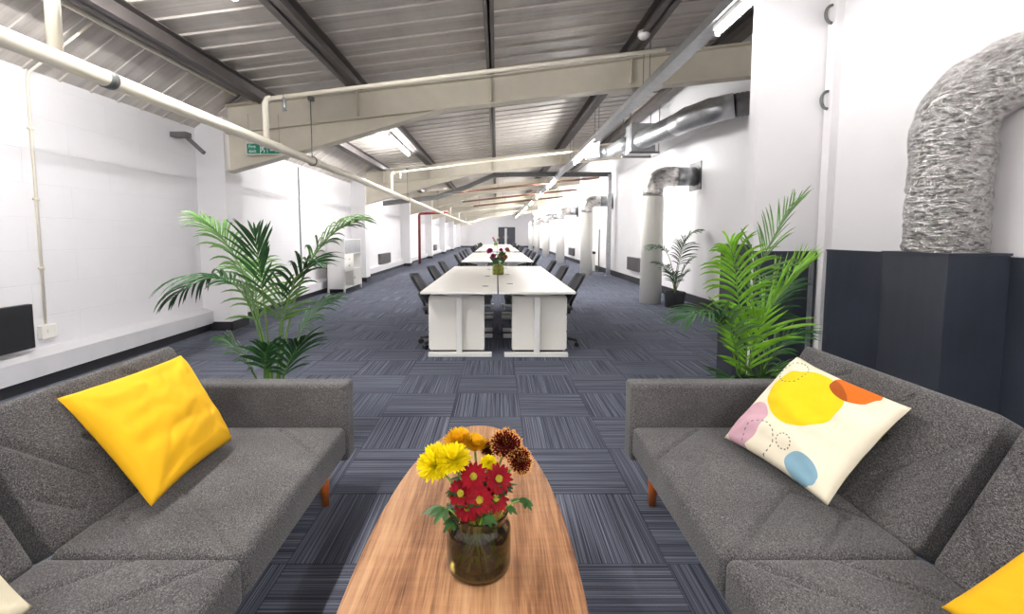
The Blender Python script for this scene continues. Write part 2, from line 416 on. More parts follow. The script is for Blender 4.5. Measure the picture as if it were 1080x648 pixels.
b = BM(); box(b, 0, .335, 0, .42, 0, 1.19); obj('casing', b, M['navy'], ob, bevel=.004)
b = BM(); box(b, -.008, .335, -.008, .425, 1.19, 1.203); obj('capping', b, M['navy'], ob)
for z, l in ((3.06, 'upper'), (2.39, 'lower')):
    b = BM(); pts = arc3((.02, 0, 0), .07, -1.5, 1.5, 16, (-1, 0, 0), (0, 0, 1))
    for p in pts: p.x *= .8
    tube(b, pts, .012, 8)
    tag(obj('cable_hook', b, M['galv_dark'], loc=(2.668, 3.94, z), smooth=True), f'{l} of two dark metal cable hooks on the corner board', 'hook')

# far double door
d = BM(); box(d, .15, 1.93, YE-.08, YE-.002, 0, 2.12)
dr = struct('door_1', d, M['door'], 'dark double door in the far gable wall', 'door')
for x0, x1 in ((.22, .8), (1.08, 1.86)):
    b = BM(); box(b, x0, x1, YE-.13, YE-.08, 0.02, 2.05); lf = obj('door_leaf', b, M['door'], dr)
    b = BM(); tube(b, [(x1-.08 if x0 < .5 else x0+.08, YE-.17, .95), (x1-.08 if x0 < .5 else x0+.08, YE-.17, 1.2)], .02, 8); obj('handle', b, M['galv'], lf, label='steel handle')
b = BM(); box(b, .82, 1.06, YE-.1, YE-.079, .1, 2.0); obj('doorway_gap', b, M['wall'], dr, label='white strip seen between the two door leaves')

# ------------------------------------------------------------------ sprinkler pipes on the left
PX, PZ = -2.43, 2.27
YB0 = YB; YB = YB+.06
t = empty('sprinkler_pipe', (PX, YB, PZ), 'long cream sprinkler main pipe running down the left side', 'pipe')
b = BM(); tube(b, [(0, 0, 0), (0, YE-YB-.3, 0)], .05, 20); obj('main', b, M['pipe'], t, smooth=True)
for yy in (3.05, 6.45, 9.8, 13.2, 19.6):
    b = BM(); tube(b, [(0, yy-YB-.03, 0), (0, yy-YB+.03, 0)], .057, 20); obj('coupling', b, M['galv_dark'] if yy < 4 else M['pipe'], t, smooth=True)
RY = [2.7, 5.1, 11.1, 17.9, 25.0, 30.6, 37.5, 44]
for i, yy in enumerate(RY):
    z1 = .46 if i != 0 else .55
    r = .032 if i else .036
    b = BM()
    X1 = 1.75-PX if i != 2 else 1.95-PX
    pts = [(0, yy-YB, .02), (0, yy-YB, z1-.05), (.02, yy-YB, z1-.01), (.06, yy-YB, z1), (X1, yy-YB, z1+.118*X1)]
    tube(b, pts[:3] + [pts[3]], r, 12, mi=0); tube(b, pts[3:], r*.68, 12)
    br = obj('branch', b, M['pipe'], t, smooth=True)
    b = BM(); lathe(b, [(0, .12), (.022, .12), (.02, 0), (.012, -.03), (.03, -.035), (0, -.04)], 10, (.2, yy-YB-.0, z1-.09)); obj('sprinkler_head', b, M['galv'], br, smooth=True)
for i, y in enumerate((FR[0]-.06, FR[1]-.06, FR[2]-.06)):
    b = BM(); tube(b, [(PX, y, PZ+.05), (PX, y, 3.08)], .006, 6); tube(b, arc3((PX, y, PZ), .06, 0, 2*PI, 20, (1, 0, 0), (0, 0, 1)), .007, 6); 
    box(b, PX-.03, PX+.03, y-.02, y+.06, 3.05, 3.1)
    tag(obj('pipe_hanger', b, M['galv_dark']), f'thin rod and ring hanging the cream pipe at the {ORD[i]} beam', 'hanger')
YB = YB0
# red pipes
b = BM(); tube(b, [(-3.5, 21.5, 0), (-3.5, 21.5, 2.18), (-3.47, 21.5, 2.24), (-3.4, 21.5, 2.26), (-2.2, 21.5, 2.32)], .06, 12)
tag(obj('riser_pipe', b, M['rust'], smooth=True), 'red pipe rising from the floor and turning along the third left bay', 'pipe')
for y, z, x0, x1, l in ((16.9, 2.74, -1.9, 3.6, 'nearest'), (20.9, 2.75, -1.5, 3.5, 'middle'), (24.6, 2.78, -1.2, 3.4, 'farthest')):
    b = BM(); tube(b, [(x0, y, z), (x1, y, z+.105*(x1-x0))], .04, 8)
    for k in range(4): x = x0+.3+k*(x1-x0-.6)/3; tube(b, [(x, y, z+.105*(x-x0)), (x, y, roof_z(x)-.02)], .006, 5)
    tag(obj('ceiling_pipe', b, M['brown'], smooth=True), f'{l} of the dull brown pipes crossing under the roof', 'pipe')
# steel goalpost frame
b = BM(); t = empty('steel_frame', (3.55, 15.1, 0), 'dark steel goalpost frame with cranked crossbeam by the right wall', 'frame')
box(b, -.06, .06, -.06, .06, 0, 3.2); box(b, -.1, .1, -.1, .1, 0, .015); obj('post', b, M['galv'], t)
b = BM(); box(b, -.055, .055, -.06, -.05, 0, 1)
b.free(); b = BM()
for (xa, za), (xb, zb) in zip([(3.6, 3.27), (.45, 3.27), (-.1, 3.24), (-1.0, 2.86), (-1.9, 2.56)], [(.45, 3.27), (-.1, 3.24), (-1.0, 2.86), (-1.9, 2.56), (-3.6, 2.36)]):
    for s_, hh in ((0, .012), (-.13, .012)):
        prism(b, [(xa-3.55, za+s_), (xb-3.55, zb+s_), (xb-3.55, zb+s_-hh), (xa-3.55, za+s_-hh)], 'y', -.06, .06)
    prism(b, [(xa-3.55, za), (xb-3.55, zb), (xb-3.55, zb-.13), (xa-3.55, za-.13)], 'y', -.006, .006)
obj('crossbeam', b, M['galv_dark'], t)
# bracket at the eaves
b = BM(); rot = Matrix.Rotation(.75, 3, 'Y'); box(b, -3.90, -3.58, 5.95, 5.99, 2.40, 2.44, rot); box(b, -3.99, -3.8, 5.9, 6.02, 2.5, 2.56)
tag(obj('eaves_bracket', b, M['galv_dark']), 'short diagonal steel bracket under the left eaves before the first pillar', 'bracket')
# conduits, socket, black panel on left wall
b = BM(); tube(b, [(-3.985, 4.14, .52), (-3.985, 4.14, 2.62), (-3.96, 4.14, 2.68), (-3.4, 4.14, 3.08)], .011, 8)
for z in (1.0, 1.6, 2.2): box(b, -4.0, -3.972, 4.12, 4.16, z, z+.02)
tag(obj('conduit', b, M['pipe'], smooth=True), 'thin white conduit rising from the socket box to the eaves', 'conduit')
b = BM(); tube(b, [(-3.985, 9.66, .31), (-3.985, 9.66, 2.66)], .014, 8)
tag(obj('conduit', b, M['galv'], smooth=True), 'thin grey conduit on the left wall behind the left palm', 'conduit')
t = empty('socket_box', (-4.0, 4.14, .45), 'white surface socket box on the left wall beside the black panel', 'socket')
b = BM(); box(b, 0, .045, -.07, .07, -.06, .06); obj('box_body', b, M['white'], t, bevel=.006)
b = BM(); box(b, .045, .05, -.02, .0, -.01, .02); obj('switch', b, M['whitemetal'], t)
t = empty('wall_panel', (-3.94, 3.4, .53), 'black flat panel mounted low on the left wall behind the left sofa', 'panel')
b = BM(); box(b, -.03, .02, -.6, .57, -.185, .19); obj('screen', b, M['black'], t, bevel=.006)
b = BM(); box(b, -.06, -.03, -.3, .3, -.1, .1); obj('mount', b, M['black'], t)
# galvanised tube running below the left purlin
b = BM(); tube(b, [(-3.33, YB, 3.09), (-3.33, 6.2, 3.09)], .03, 10)
tag(obj('ceiling_conduit', b, M['pipe'], smooth=True), 'pale conduit running below the purlin nearest the left wall', 'pipe')
b = BM(); lathe(b, [(0, .02), (.05, .02), (.06, 0), (.055, -.02), (.03, -.035), (0, -.035)], 16, (-3.33, 3.6, 3.05)); tag(obj('junction_box', b, M['pipe'], smooth=True), 'round white junction box on the pale conduit above the left wall', 'junction box')
b = BM(); lathe(b, [(0, .05), (.07, .05), (.07, 0), (.06, -.02), (.035, -.04), (0, -.04)], 20); tag(obj('smoke_detector', b, M['whitemetal'], loc=(1.72, 5.75, 3.625), smooth=True), 'white round smoke detector below the purlin by the lamp tray', 'smoke detector')

# fire exit sign on the haunch
t = empty('exit_sign', (-3.08, 6.392, 2.44), 'green fire exit sign with running man hung on the first beam', 'sign')
b = BM(); box(b, -.235, .235, -.006, .006, -.075, .075); obj('sign_board', b, M['signwhite'], t)
b = BM(); box(b, -.227, -.055, -.009, -.006, -.066, .066); box(b, -.045, .227, -.009, -.006, -.066, .066); obj('green_panel', b, M['sign'], t)
def text(s, size, loc, parent, mat, name='lettering'):
    c = bpy.data.curves.new(name, 'FONT'); c.body = s; c.size = size; c.extrude = .001; c.align_x = 'LEFT'
    o = bpy.data.objects.new(name+'_t', c); COL.objects.link(o)
    dg = bpy.context.evaluated_depsgraph_get(); me = bpy.data.meshes.new_from_object(o.evaluated_get(dg)); bpy.data.objects.remove(o)
    me.materials.clear(); me.materials.append(mat); q = bpy.data.objects.new(name, me); COL.objects.link(q)
    q.parent = parent; q.location = loc; q.rotation_euler = (PI/2, 0, 0); return q
text('Fire', .062, (-.205, -.011, .008), t, M['signwhite']); text('exit', .062, (-.2, -.011, -.05), t, M['signwhite'])
b = BM()
lathe(b, [(0, .012), (.012, 0), (0, -.012)], 10, (-.005, -.011, .045))
for pts, r in (([(-.008, -.011, .03), (-.02, -.011, -.005)], .009), ([(-.02, -.011, -.005), (.005, -.011, -.025), (-.002, -.011, -.055)], .006), ([(-.02, -.011, -.005), (-.035, -.011, -.03), (-.05, -.011, -.035)], .006), ([(-.008, -.011, .026), (.015, -.011, .01), (.03, -.011, .018)], .005), ([(-.01, -.011, .026), (-.035, -.011, .02), (-.038, -.011, .0)], .005)):
    tube(b, pts, r, 6)
box(b, .04, .046, -.012, -.009, -.055, .055); obj('running_man', b, M['signwhite'], t)
b = BM(); prism(b, [(.19, -.02), (.15, .03), (.15, .0), (.08, .0), (.08, -.03), (.15, -.03), (.15, -.05)], 'y', -.012, -.009); obj('arrow', b, M['signwhite'], t)
for x in (-.2, .2):
    b = BM(); tube(b, [(x, 0, .07), (x, 0, .45)], .002, 5); obj('hanging_wire', b, M['galv_dark'], t)

# ------------------------------------------------------------------ lamps
t = empty('lamp_tray', (1.9, YB, 3.1), 'long galvanised tray carrying the lamps down the right side', 'tray')
b = BM(); L = YE-YB-.4
box(b, -.075, .075, 0, L, .0, .006); box(b, -.075, -.069, 0, L, .006, .085); box(b, .069, .075, 0, L, .006, .085)
obj('channel', b, M['galv'], t)
for k in range(18):
    y = 1.2+k*3.0
    if y > L: break
    b = BM(); zt = roof_z(1.9)-3.1
    for x in (-.04, .04): tube(b, [(x, y, .07), (x, y, zt)], .005, 6)
    box(b, -.06, .06, y-.02, y+.02, .062, .08)
    obj('hanger', b, M['galv_dark'], t)
TY = [(-3.2, 2.4), (1.85, 2.4), (9.35, 2.4), (15.6, 2.4), (20.4, 2.4), (25.2, 2.4), (30.0, 2.4), (34.8, 2.4), (39.6, 2.4), (44.4, 2.4)]
def lamp(x, y, L, z, label, group, rods=False):
    t = empty('tube_lamp', (x, y, z), label, 'lamp', group)
    b = BM(); box(b, -.035, .035, 0, L, 0, .035); obj('housing', b, M['whitemetal'], t)
    b = BM(); tube(b, [(0, .02, -.03), (0, L-.02, -.03)], .022, 8); obj('tube', b, M['tube_near'] if (0 < y < 4 and x > 0) else (M['tube_far'] if y > 19 else M['tube']), t, smooth=True, label='glowing white tube')
    for yy in (.0, L-.02):
        b = BM(); box(b, -.02, .02, yy, yy+.02, -.055, 0); obj('end_cap', b, M['whitemetal'], t)
    if rods:
        for yy in (.25*L, .75*L):
            b = BM(); tube(b, [(0, yy, .03), (0, yy, roof_z(x)-z)], .006, 5); obj('hanger_rod', b, M['galv_dark'], t)
for i, (y, L_) in enumerate(TY):
    lamp(1.9, y, L_, 3.064, f'glowing tube lamp under the right tray, {ORD[i]} from the viewer', 'tube lamps under the right tray')
LY = [(-3.3, 1.1), (-2.1, 1.1), (1.55, 1.1), (2.75, 1.1), (9.1, .95), (10.15, .95), (14.2, 2.1), (21.0, 2.1), (27.6, 2.1), (34.2, 2.1), (41, 2.1), (46, 2.1)]  # the last tube is an added lamp that brightens the end wall
for i, (y, L_) in enumerate(LY):
    nm = (ORD + ['eleventh', 'farthest'])[i]
    lamp(-2.03, y, L_, 3.17, f'glowing tube lamp along the left purlin, {nm} from the viewer', 'tube lamps along the left purlin', True)

# ------------------------------------------------------------------ ventilation ducts
def corr(pts, r, amp, pitch):
    """resample a path and give it a ribbed radius"""
    out = []; rad = []; acc = 0
    for a, c in zip(pts, pts[1:]):
        a, c = Vector(a), Vector(c); n = max(1, int((c-a).length/(pitch/3)))
        for k in range(n):
            out.append(a.lerp(c, k/n)); rad.append(r + (amp if len(out) % 3 == 0 else 0))
    out.append(Vector(pts[-1])); rad.append(r); return out, rad
t = empty('round_duct', (3.0, 7, 3.0), 'silver spiral duct running along the soffit behind the first beam', 'duct')
def L3(*p): return [(x-3.0, y-7, z-3.0) for x, y, z in p]
b = BM(); pts, rd = corr([Vector(p) for p in L3((3.72, 6.75, 3.16), (3.35, 6.85, 3.12))], .16, .008, .06); tube(b, pts, rd, 24); obj('flexible_sleeve', b, M['galv_dark'], t, smooth=True)
b = BM(); tube(b, L3((3.35, 6.85, 3.12), (3.12, 6.98, 3.09), (3.1, 7.0, 3.09), (2.93, 7.35, 3.07), (2.92, 7.37, 3.07), (2.9, 7.8, 3.07)), [.175, .175, .183, .175, .183, .175], 28); obj('bend', b, M['galv'], t, smooth=True)
b = BM(); pts, rd = corr([Vector(p) for p in L3((2.9, 7.8, 3.07), (2.93, 9.8, 3.22))], .158, .022, .16); tube(b, pts, rd, 28); obj('spiral_section', b, M['galv'], t, smooth=True)
fb = BM(); box(fb, -.28, .22, 2.8, 3.2, -.02, .56); fan = obj('fan_box', fb, M['galv'], t, bevel=.01)
b = BM(); box(b, -.15, .05, 2.793, 2.8, .1, .4); obj('label_plate', b, M['label'], fan, label='yellow label')
b = BM(); box(b, -.34, .28, 2.7, 2.75, -.06, -.02); box(b, -.34, .28, 3.25, 3.3, -.06, -.02)
for x in (-.32, .26):
    for yy in (2.72, 3.27): tube(b, [(x, yy, -.05), (x, yy, .95)], .007, 6)
obj('support_frame', b, M['galv_dark'], t)
b = BM(); pts, rd = corr([Vector(p) for p in L3((2.72, 10.2, 3.22), (2.6, 11, 3.2), (2.3, 11.25, 3.22))], .14, .006, .12); tube(b, pts, rd, 24); obj('spiral_section', b, M['galv'], t, smooth=True)
gb = BM(); box(gb, -.92, -.66, 3.95, 4.35, .07, .41); g = obj('outlet_box', gb, M['galv'], t)
b = BM()
for k in range(6): box(b, -.9+k*.04, -.895+k*.04+.012, 3.935, 3.95, .1, .38)
box(b, -.92, -.66, 3.94, 3.95, .07, .1); box(b, -.92, -.66, 3.94, 3.95, .38, .41); obj('grille', b, M['whitemetal'], g, label='white grille')
# round white columns with foil elbows into the right wall
CY_ = [9.05, 15.65, 22.1, 28.6, 35.0, 41.4]
proto = None
for i, y in enumerate(CY_):
    lab = f'white round duct column with silver elbow into the right wall, {ORD[i]} from the sofas'
    if proto is None:
        t = empty('duct_column', (2.95, y, 0), lab, 'duct', 'round duct columns along the right wall'); proto = t
        b = BM(); lathe(b, [(0, 0), (.2, 0), (.2, 2.02), (.192, 2.025), (0, 2.03)], 36); obj('column', b, M['white'], t, smooth=False)
        for p in t.children[0].data.polygons: p.use_smooth = len(p.vertices) == 4
        b = BM(); pts = [Vector((0, 0, 2.03)), Vector((0, 0, 2.12))] + arc3((.27, 0, 2.13), .27, PI, PI/2, 10, (1, 0, 0), (0, 0, 1)) + [Vector((.42, -.0, 2.4))]
        rr = [.185+(.006 if k % 2 else 0) for k in range(len(pts))]; tube(b, pts, rr, 28); obj('elbow', b, M['foil2'], t, smooth=True, label='crumpled silver foil elbow')
        b = BM(); tube(b, [(.42, 0, 2.4), (.785, 0, 2.4)], .175, 28); obj('wall_spigot', b, M['galv'], t, smooth=True)
        b = BM(); box(b, .78, .8, -.26, .26, 2.14, 2.66); obj('wall_plate', b, M['galv_dark'], t)
    else:
        t = copy_tree(proto); t.location = (2.95, y, 0); t['label'] = lab
# crumpled foil duct on the navy box
rnd = random.Random(5)
t = empty('foil_duct', (2.58, 2.72, 1.203), 'crumpled silver foil duct rising from the navy boxing and bending to the right', 'duct')
hd = Vector((.62, -.785, 0)).normalized()
path = [Vector((-.02, 0, z)) for z in [k*.03 for k in range(22)]] + [Vector((-.02, 0, .66)) + hd*.29*(1-math.cos(a)) + Vector((0, 0, .29*math.sin(a))) for a in [k*PI/2/14 for k in range(1, 15)]]
last = path[-1]; path += [last + hd*.03*k for k in range(1, 4)]
b = BM(); rings = tube(b, path, .187, 56)
from mathutils import noise as mn
for r_ in rings:
    c = sum((v.co for v in r_), Vector())/len(r_)
    for v in r_:
        d_ = (v.co-c).normalized(); q = v.co
        a = mn.noise(Vector((q.x*7, q.y*7, q.z*20)))*.016 + mn.noise(Vector((q.x*22+9, q.y*22, q.z*50)))*.008 + mn.noise(q*3)*.014
        v.co = q + d_*a
        v.co.x = min(v.co.x, .168)
obj('duct_skin', b, M['foil'], t, smooth=True)

# ------------------------------------------------------------------ heaters
def heater(loc, side, label, L=.9):
    t = empty('wall_heater', loc, label, 'heater', 'low wall heaters')
    b = BM(); box(b, min(0, side*.1), max(0, side*.1), -L/2, L/2, -.18, .18); obj('casing', b, M['heater'], t, bevel=.01)
    b = BM()
    for k in range(10): z = -.15+k*.033; box(b, min(side*.1, side*.106), max(side*.1, side*.106), -L/2+.04, L/2-.04, z, z+.012)
    obj('fins', b, M['black'], t)
heater((-4.0, 16.7, .48), 1, 'dark grey heater low on the left wall beyond the white shelving cabinet', 1.5)
heater((-4.0, 30.4, .5), 1, 'dark heater low on the far part of the left wall', 1)
heater((3.75, 12.75, .52), -1, 'dark grey heater low on the right wall behind the first duct column', 1.1)
heater((3.75, 23.5, .48), -1, 'dark grey heater low on the right wall beyond the third duct column', 1.4)

# white shelving cabinet by the left wall
t = empty('shelf_cabinet', (-3.36, 10.45, 0), 'tall white metal cabinet with open shelves standing by the left wall', 'cabinet')
b = BM(); D, W, Hh = .40, 1.3, 1.21
box(b, -D, 0, 0, .02, .1, Hh); box(b, -D, 0, W-.02, W, .1, Hh); box(b, -D, -D+.015, 0, W, .1, Hh); box(b, -D, 0, 0, W, Hh-.02, Hh)
for z in (.1, .48, .86): box(b, -D, -.003, .02, W-.02, z, z+.02)
box(b, -D, -.003, W/2-.01, W/2+.01, .1, .86)
obj('carcass', b, M['whitemetal'], t)
for x in (-D+.02, -.02):
    for y in (.02, W-.02):
        b = BM(); box(b, x-.018, x+.018, y-.018, y+.018, 0, .1); obj('leg', b, M['whitemetal'], t)
b = BM(); box(b, -.012, 0, W/2+.01, W-.02, .12, .48); dd = obj('door', b, M['white'], t)
b = BM(); box(b, .0, .012, W/2+.04, W/2+.06, .27, .33); obj('handle', b, M['galv'], dd)
b = BM(); box(b, -.012, 0, .02, W/2-.01, .5, .86); dd = obj('door', b, M['white'], t)
for z in (.6, .74):
    b = BM(); box(b, .0, .012, W/4-.03, W/4+.03, z, z+.02); obj('handle', b, M['galv'], dd)
b = BM(); box(b, -.012, -.006, .02, W-.02, .88, Hh-.02); gl = obj('glass_door', b, M['galv'], t, label='grey sliding panel')

# small white cabinet with black item, and pole, beyond the second duct column
t = empty('white_cabinet', (3.35, 17.2, 0), 'small white cabinet with black item on top beside the second duct column', 'bin')
b = BM(); box(b, -.18, .18, -.2, .2, 0, .62); obj('body', b, M['white'], t, bevel=.01)
b = BM(); box(b, -.19, .19, -.21, .21, .62, .7); box(b, -.08, .08, -.08, .08, .7, .95); obj('black_top', b, M['black'], t)
b = BM(); lathe(b, [(0, 0), (.14, 0), (.14, .02), (.02, .03), (.02, 1.5), (0, 1.5)], 16)
tag(obj('stand_pole', b, M['black'], loc=(3.62, 16.8, 0), smooth=True), 'thin black standing pole by the right wall behind the white cabinet', 'pole')

# ------------------------------------------------------------------ desks
DW = .79
def make_desk(L):
    """origin at floor under the middle of the outer long edge side; spans x 0..DW, y 0..L"""
    t = empty('bench_desk', (0, 0, 0), '', 'desk')
    b = BM(); box(b, 0, DW, 0, L-.002, .695, .72); obj('desktop', b, M['white'], t, bevel=.003)
    for y in (.16, L-.22):
        b = BM(); box(b, .05, .73, y, y+.07, .0, .042); obj('foot', b, M['whitemetal'], t, bevel=.004)
        b = BM(); box(b, .352, .412, y+.005, y+.065, .042, .64); obj('upright', b, M['whitemetal'], t, bevel=.004)
        b = BM(); prism(b, [(.14, .695), (.24, .665), (.352, .64), (.412, .64), (.52, .665), (.62, .695)], 'y', y+.005, y+.065); obj('bracket', b, M['whitemetal'], t)
    b = BM(); box(b, .3, .34, .2, L-.2, .655, .695); box(b, .43, .47, .2, L-.2, .655, .695); obj('crossbar', b, M['whitemetal'], t)
    b = BM(); box(b, .6, .72, .25, L-.25, .54, .55); box(b, .72, .728, .25, L-.25, .5, .62); obj('cable_tray', b, M['galv'], t, label='grey cable tray')
    b = BM(); lathe(b, [(.0, 0), (.038, 0), (.036, .003), (.0, .003)], 20, (.655, L*.4, .7205)); obj('cable_port', b, M['galv_dark'], t, label='grey round cable port')
    return t
def mirror_desk(o): pass
groups = [('nearest', 4.82, 3, 1.327), ('second', 10.4, 4, 1.33), ('third', 17.2, 4, 1.33), ('fourth', 24.0, 4, 1.33)]
dproto = None; CHAIRS = []
for gname, y0, n, L in groups:
    for k in range(n):
        for side in (-1, 1):
            if dproto is None: o = dproto = make_desk(1.33)
            else: o = copy_tree(dproto)
            if side < 0: o.location = (-.785, y0+k*L, 0); o.rotation_euler = (0, 0, 0)
            else: o.location = (.81, y0+k*L+L, 0); o.rotation_euler = (0, 0, PI)
            pos = 'front' if k == 0 else ('back' if k == n-1 else f'{ORD[k]} along')
            o['label'] = f'white desk in the {gname} desk bench, {"left" if side < 0 else "right"} row, {pos}'
            o['group'] = f'desks of the {gname} bench'
            CHAIRS.append((gname, side, y0+k*L+L/2, pos))
# pedestals whose white ends show under the nearest desks
for side, x0, x1 in ((-1, -.725, -.135), (1, .165, .745)):
    t = empty('desk_pedestal', ((x0+x1)/2, 5.06, 0), f'white storage pedestal under the nearest {"left" if side < 0 else "right"} desk', 'pedestal', 'pedestals under the nearest desks')
    hw = (x1-x0)/2
    b = BM(); box(b, -hw, hw, 0, .17, .055, .648); obj('casing', b, M['white'], t, bevel=.004)
    b = BM(); box(b, -hw+.03, hw-.03, .01, .16, .0, .055); obj('plinth', b, M['black'], t)
    for k in range(3):
        b = BM(); xo = hw*side; box(b, min(xo, xo+.012*side), max(xo, xo+.012*side), .01, .16, .07+k*.19, .245+k*.19); dwr = obj('drawer', b, M['white'], t)
        b = BM(); box(b, min(xo+.012*side, xo+.022*side), max(xo+.012*side, xo+.022*side), .05, .12, .16+k*.19, .17+k*.19); obj('handle', b, M['galv'], dwr)

# ------------------------------------------------------------------ task chairs
def make_chair():
    """faces +x (towards the desk)"""
    t = empty('task_chair', (0, 0, 0), '', 'chair')
    def pad(b, w, d, h, cx, cy, cz, curve, tilt):
        N = 8
        for sgn in (1, -1): pass
        g = {}
        for s_ in (0, 1):
            for i in range(N+1):
                for j in range(N+1):
                    u = i/N*2-1; v = j/N*2-1
                    k = 1-.22*abs(u*v)**1.6
                    p = Vector((0, u*w/2*k, v*d/2*k)); e = max(abs(u), abs(v))**4
                    p.x = curve*u*u + (h/2 if s_ else -h/2)*(1-.6*e)
                    g[s_, i, j] = b.verts.new(tilt @ p + Vector((cx, cy, cz)))
        for i in range(N):
            for j in range(N):
                b.faces.new((g[0, i, j], g[0, i, j+1], g[0, i+1, j+1], g[0, i+1, j])); b.faces.new((g[1, i, j], g[1, i+1, j], g[1, i+1, j+1], g[1, i, j+1]))
        for k in range(N):
            b.faces.new((g[0, k, 0], g[0, k+1, 0], g[1, k+1, 0], g[1, k, 0])); b.faces.new((g[0, k+1, N], g[0, k, N], g[1, k, N], g[1, k+1, N]))
            b.faces.new((g[0, 0, k+1], g[0, 0, k], g[1, 0, k], g[1, 0, k+1])); b.faces.new((g[0, N, k], g[0, N, k+1], g[1, N, k+1], g[1, N, k]))
    b = BM(); pad(b, .46, .44, .03, -.26, 0, .665, .05, Matrix.Rotation(-.55, 3, 'Y')); obj('backrest', b, M['blackmesh'], t, smooth=True)
    b = BM(); pad(b, .46, .46, .06, 0, 0, .45, -.0, Matrix.Rotation(PI/2, 3, 'Y')); obj('seat', b, M['blackmesh'], t, smooth=True)
    b = BM(); tube(b, [(-.08, 0, .4), (-.19, 0, .38), (-.21, 0, .5), (-.27, 0, .62)], .018, 8); obj('back_bar', b, M['black'], t, smooth=True)
    b = BM(); tube(b, [(0, 0, .09), (0, 0, .25)], .03, 12); tube(b, [(0, 0, .25), (0, 0, .42)], .018, 12); obj('gas_column', b, M['black'], t, smooth=True)
    b = BM()
    for k in range(5):
        a = k*2*PI/5+.3; tube(b, [(0, 0, .11), (.28*math.cos(a), .28*math.sin(a), .075)], [.026, .016], 8)
    obj('star_base', b, M['black'], t, smooth=True)
    for k in range(5):
        a = k*2*PI/5+.3; x, y = .28*math.cos(a), .28*math.sin(a)
        b = BM(); tube(b, [(x-.022*math.sin(a), y+.022*math.cos(a), .028), (x+.022*math.sin(a), y-.022*math.cos(a), .028)], .028, 12); tube(b, [(x, y, .03), (x, y, .075)], .01, 6)
        obj('caster', b, M['black'], t, smooth=False)
    return t
cproto = None; crnd = random.Random(3)
for gname, side, y, pos in CHAIRS:
    if cproto is None: o = cproto = make_chair()
    else: o = copy_tree(cproto)
    o.location = (side*.655+.01, y+.06+crnd.uniform(-.03, .05), 0)
    o.rotation_euler = (0, 0, (0 if side < 0 else PI) + crnd.uniform(-.1, .1))
    o['label'] = f'black task chair tucked under the {gname} desk bench, {"left" if side < 0 else "right"} side, {pos}'
    o['group'] = f'task chairs at the {gname} bench'

# ------------------------------------------------------------------ sofas
def rbox(sx, sy, sz, r, nx, ny, disp=None):
    """rounded box centred at origin with a grid on its faces; disp(x,y)->depth on the +z face"""
    b = BM(); r = min(r, sz/2-.001)
    def grid(h, n):
        a = [-h, -h+r*.15, -h+r*.4, -h+r*.7, -h+r]
        m = [-h+r+(2*(h-r))*i/n for i in range(1, n)]
        return a + m + [-x for x in a[::-1]]
    X, Y, Z = grid(sx/2, nx), grid(sy/2, ny), grid(sz/2, 2)
    V = {}
    def vert(x, y, z):
        k = (round(x, 5), round(y, 5), round(z, 5))
        if k in V: return V[k]
        p = Vector((x, y, z)); i = Vector((max(-sx/2+r, min(sx/2-r, x)), max(-sy/2+r, min(sy/2-r, y)), max(-sz/2+r, min(sz/2-r, z))))
        d = p-i
        if d.length > 1e-9: p = i + d.normalized()*r
        if disp and z > sz/2-1e-6: p.z -= disp(x, y)
        V[k] = b.verts.new(p); return V[k]
    for A, B_, f in ((X, Y, lambda a, c: (a, c, sz/2)), (X, Y, lambda a, c: (a, c, -sz/2)), (X, Z, lambda a, c: (a, sy/2, c)), (X, Z, lambda a, c: (a, -sy/2, c)), (Y, Z, lambda a, c: (sx/2, a, c)), (Y, Z, lambda a, c: (-sx/2, a, c))):
        for i in range(len(A)-1):
            for j in range(len(B_)-1):
                try: b.faces.new((vert(*f(A[i], B_[j])), vert(*f(A[i+1], B_[j])), vert(*f(A[i+1], B_[j+1])), vert(*f(A[i], B_[j+1]))))
                except ValueError: pass
    return b
def groove(segs, depth=.007, wd=.010):
    def f(x, y):
        m = 0
        for (ax, ay), (bx, by) in segs:
            dx, dy = bx-ax, by-ay; L2 = dx*dx+dy*dy; t_ = max(0, min(1, ((x-ax)*dx+(y-ay)*dy)/L2))
            d = math.hypot(x-ax-t_*dx, y-ay-t_*dy); m = max(m, math.exp(-(d/wd)**2))
        return depth*m
    return f
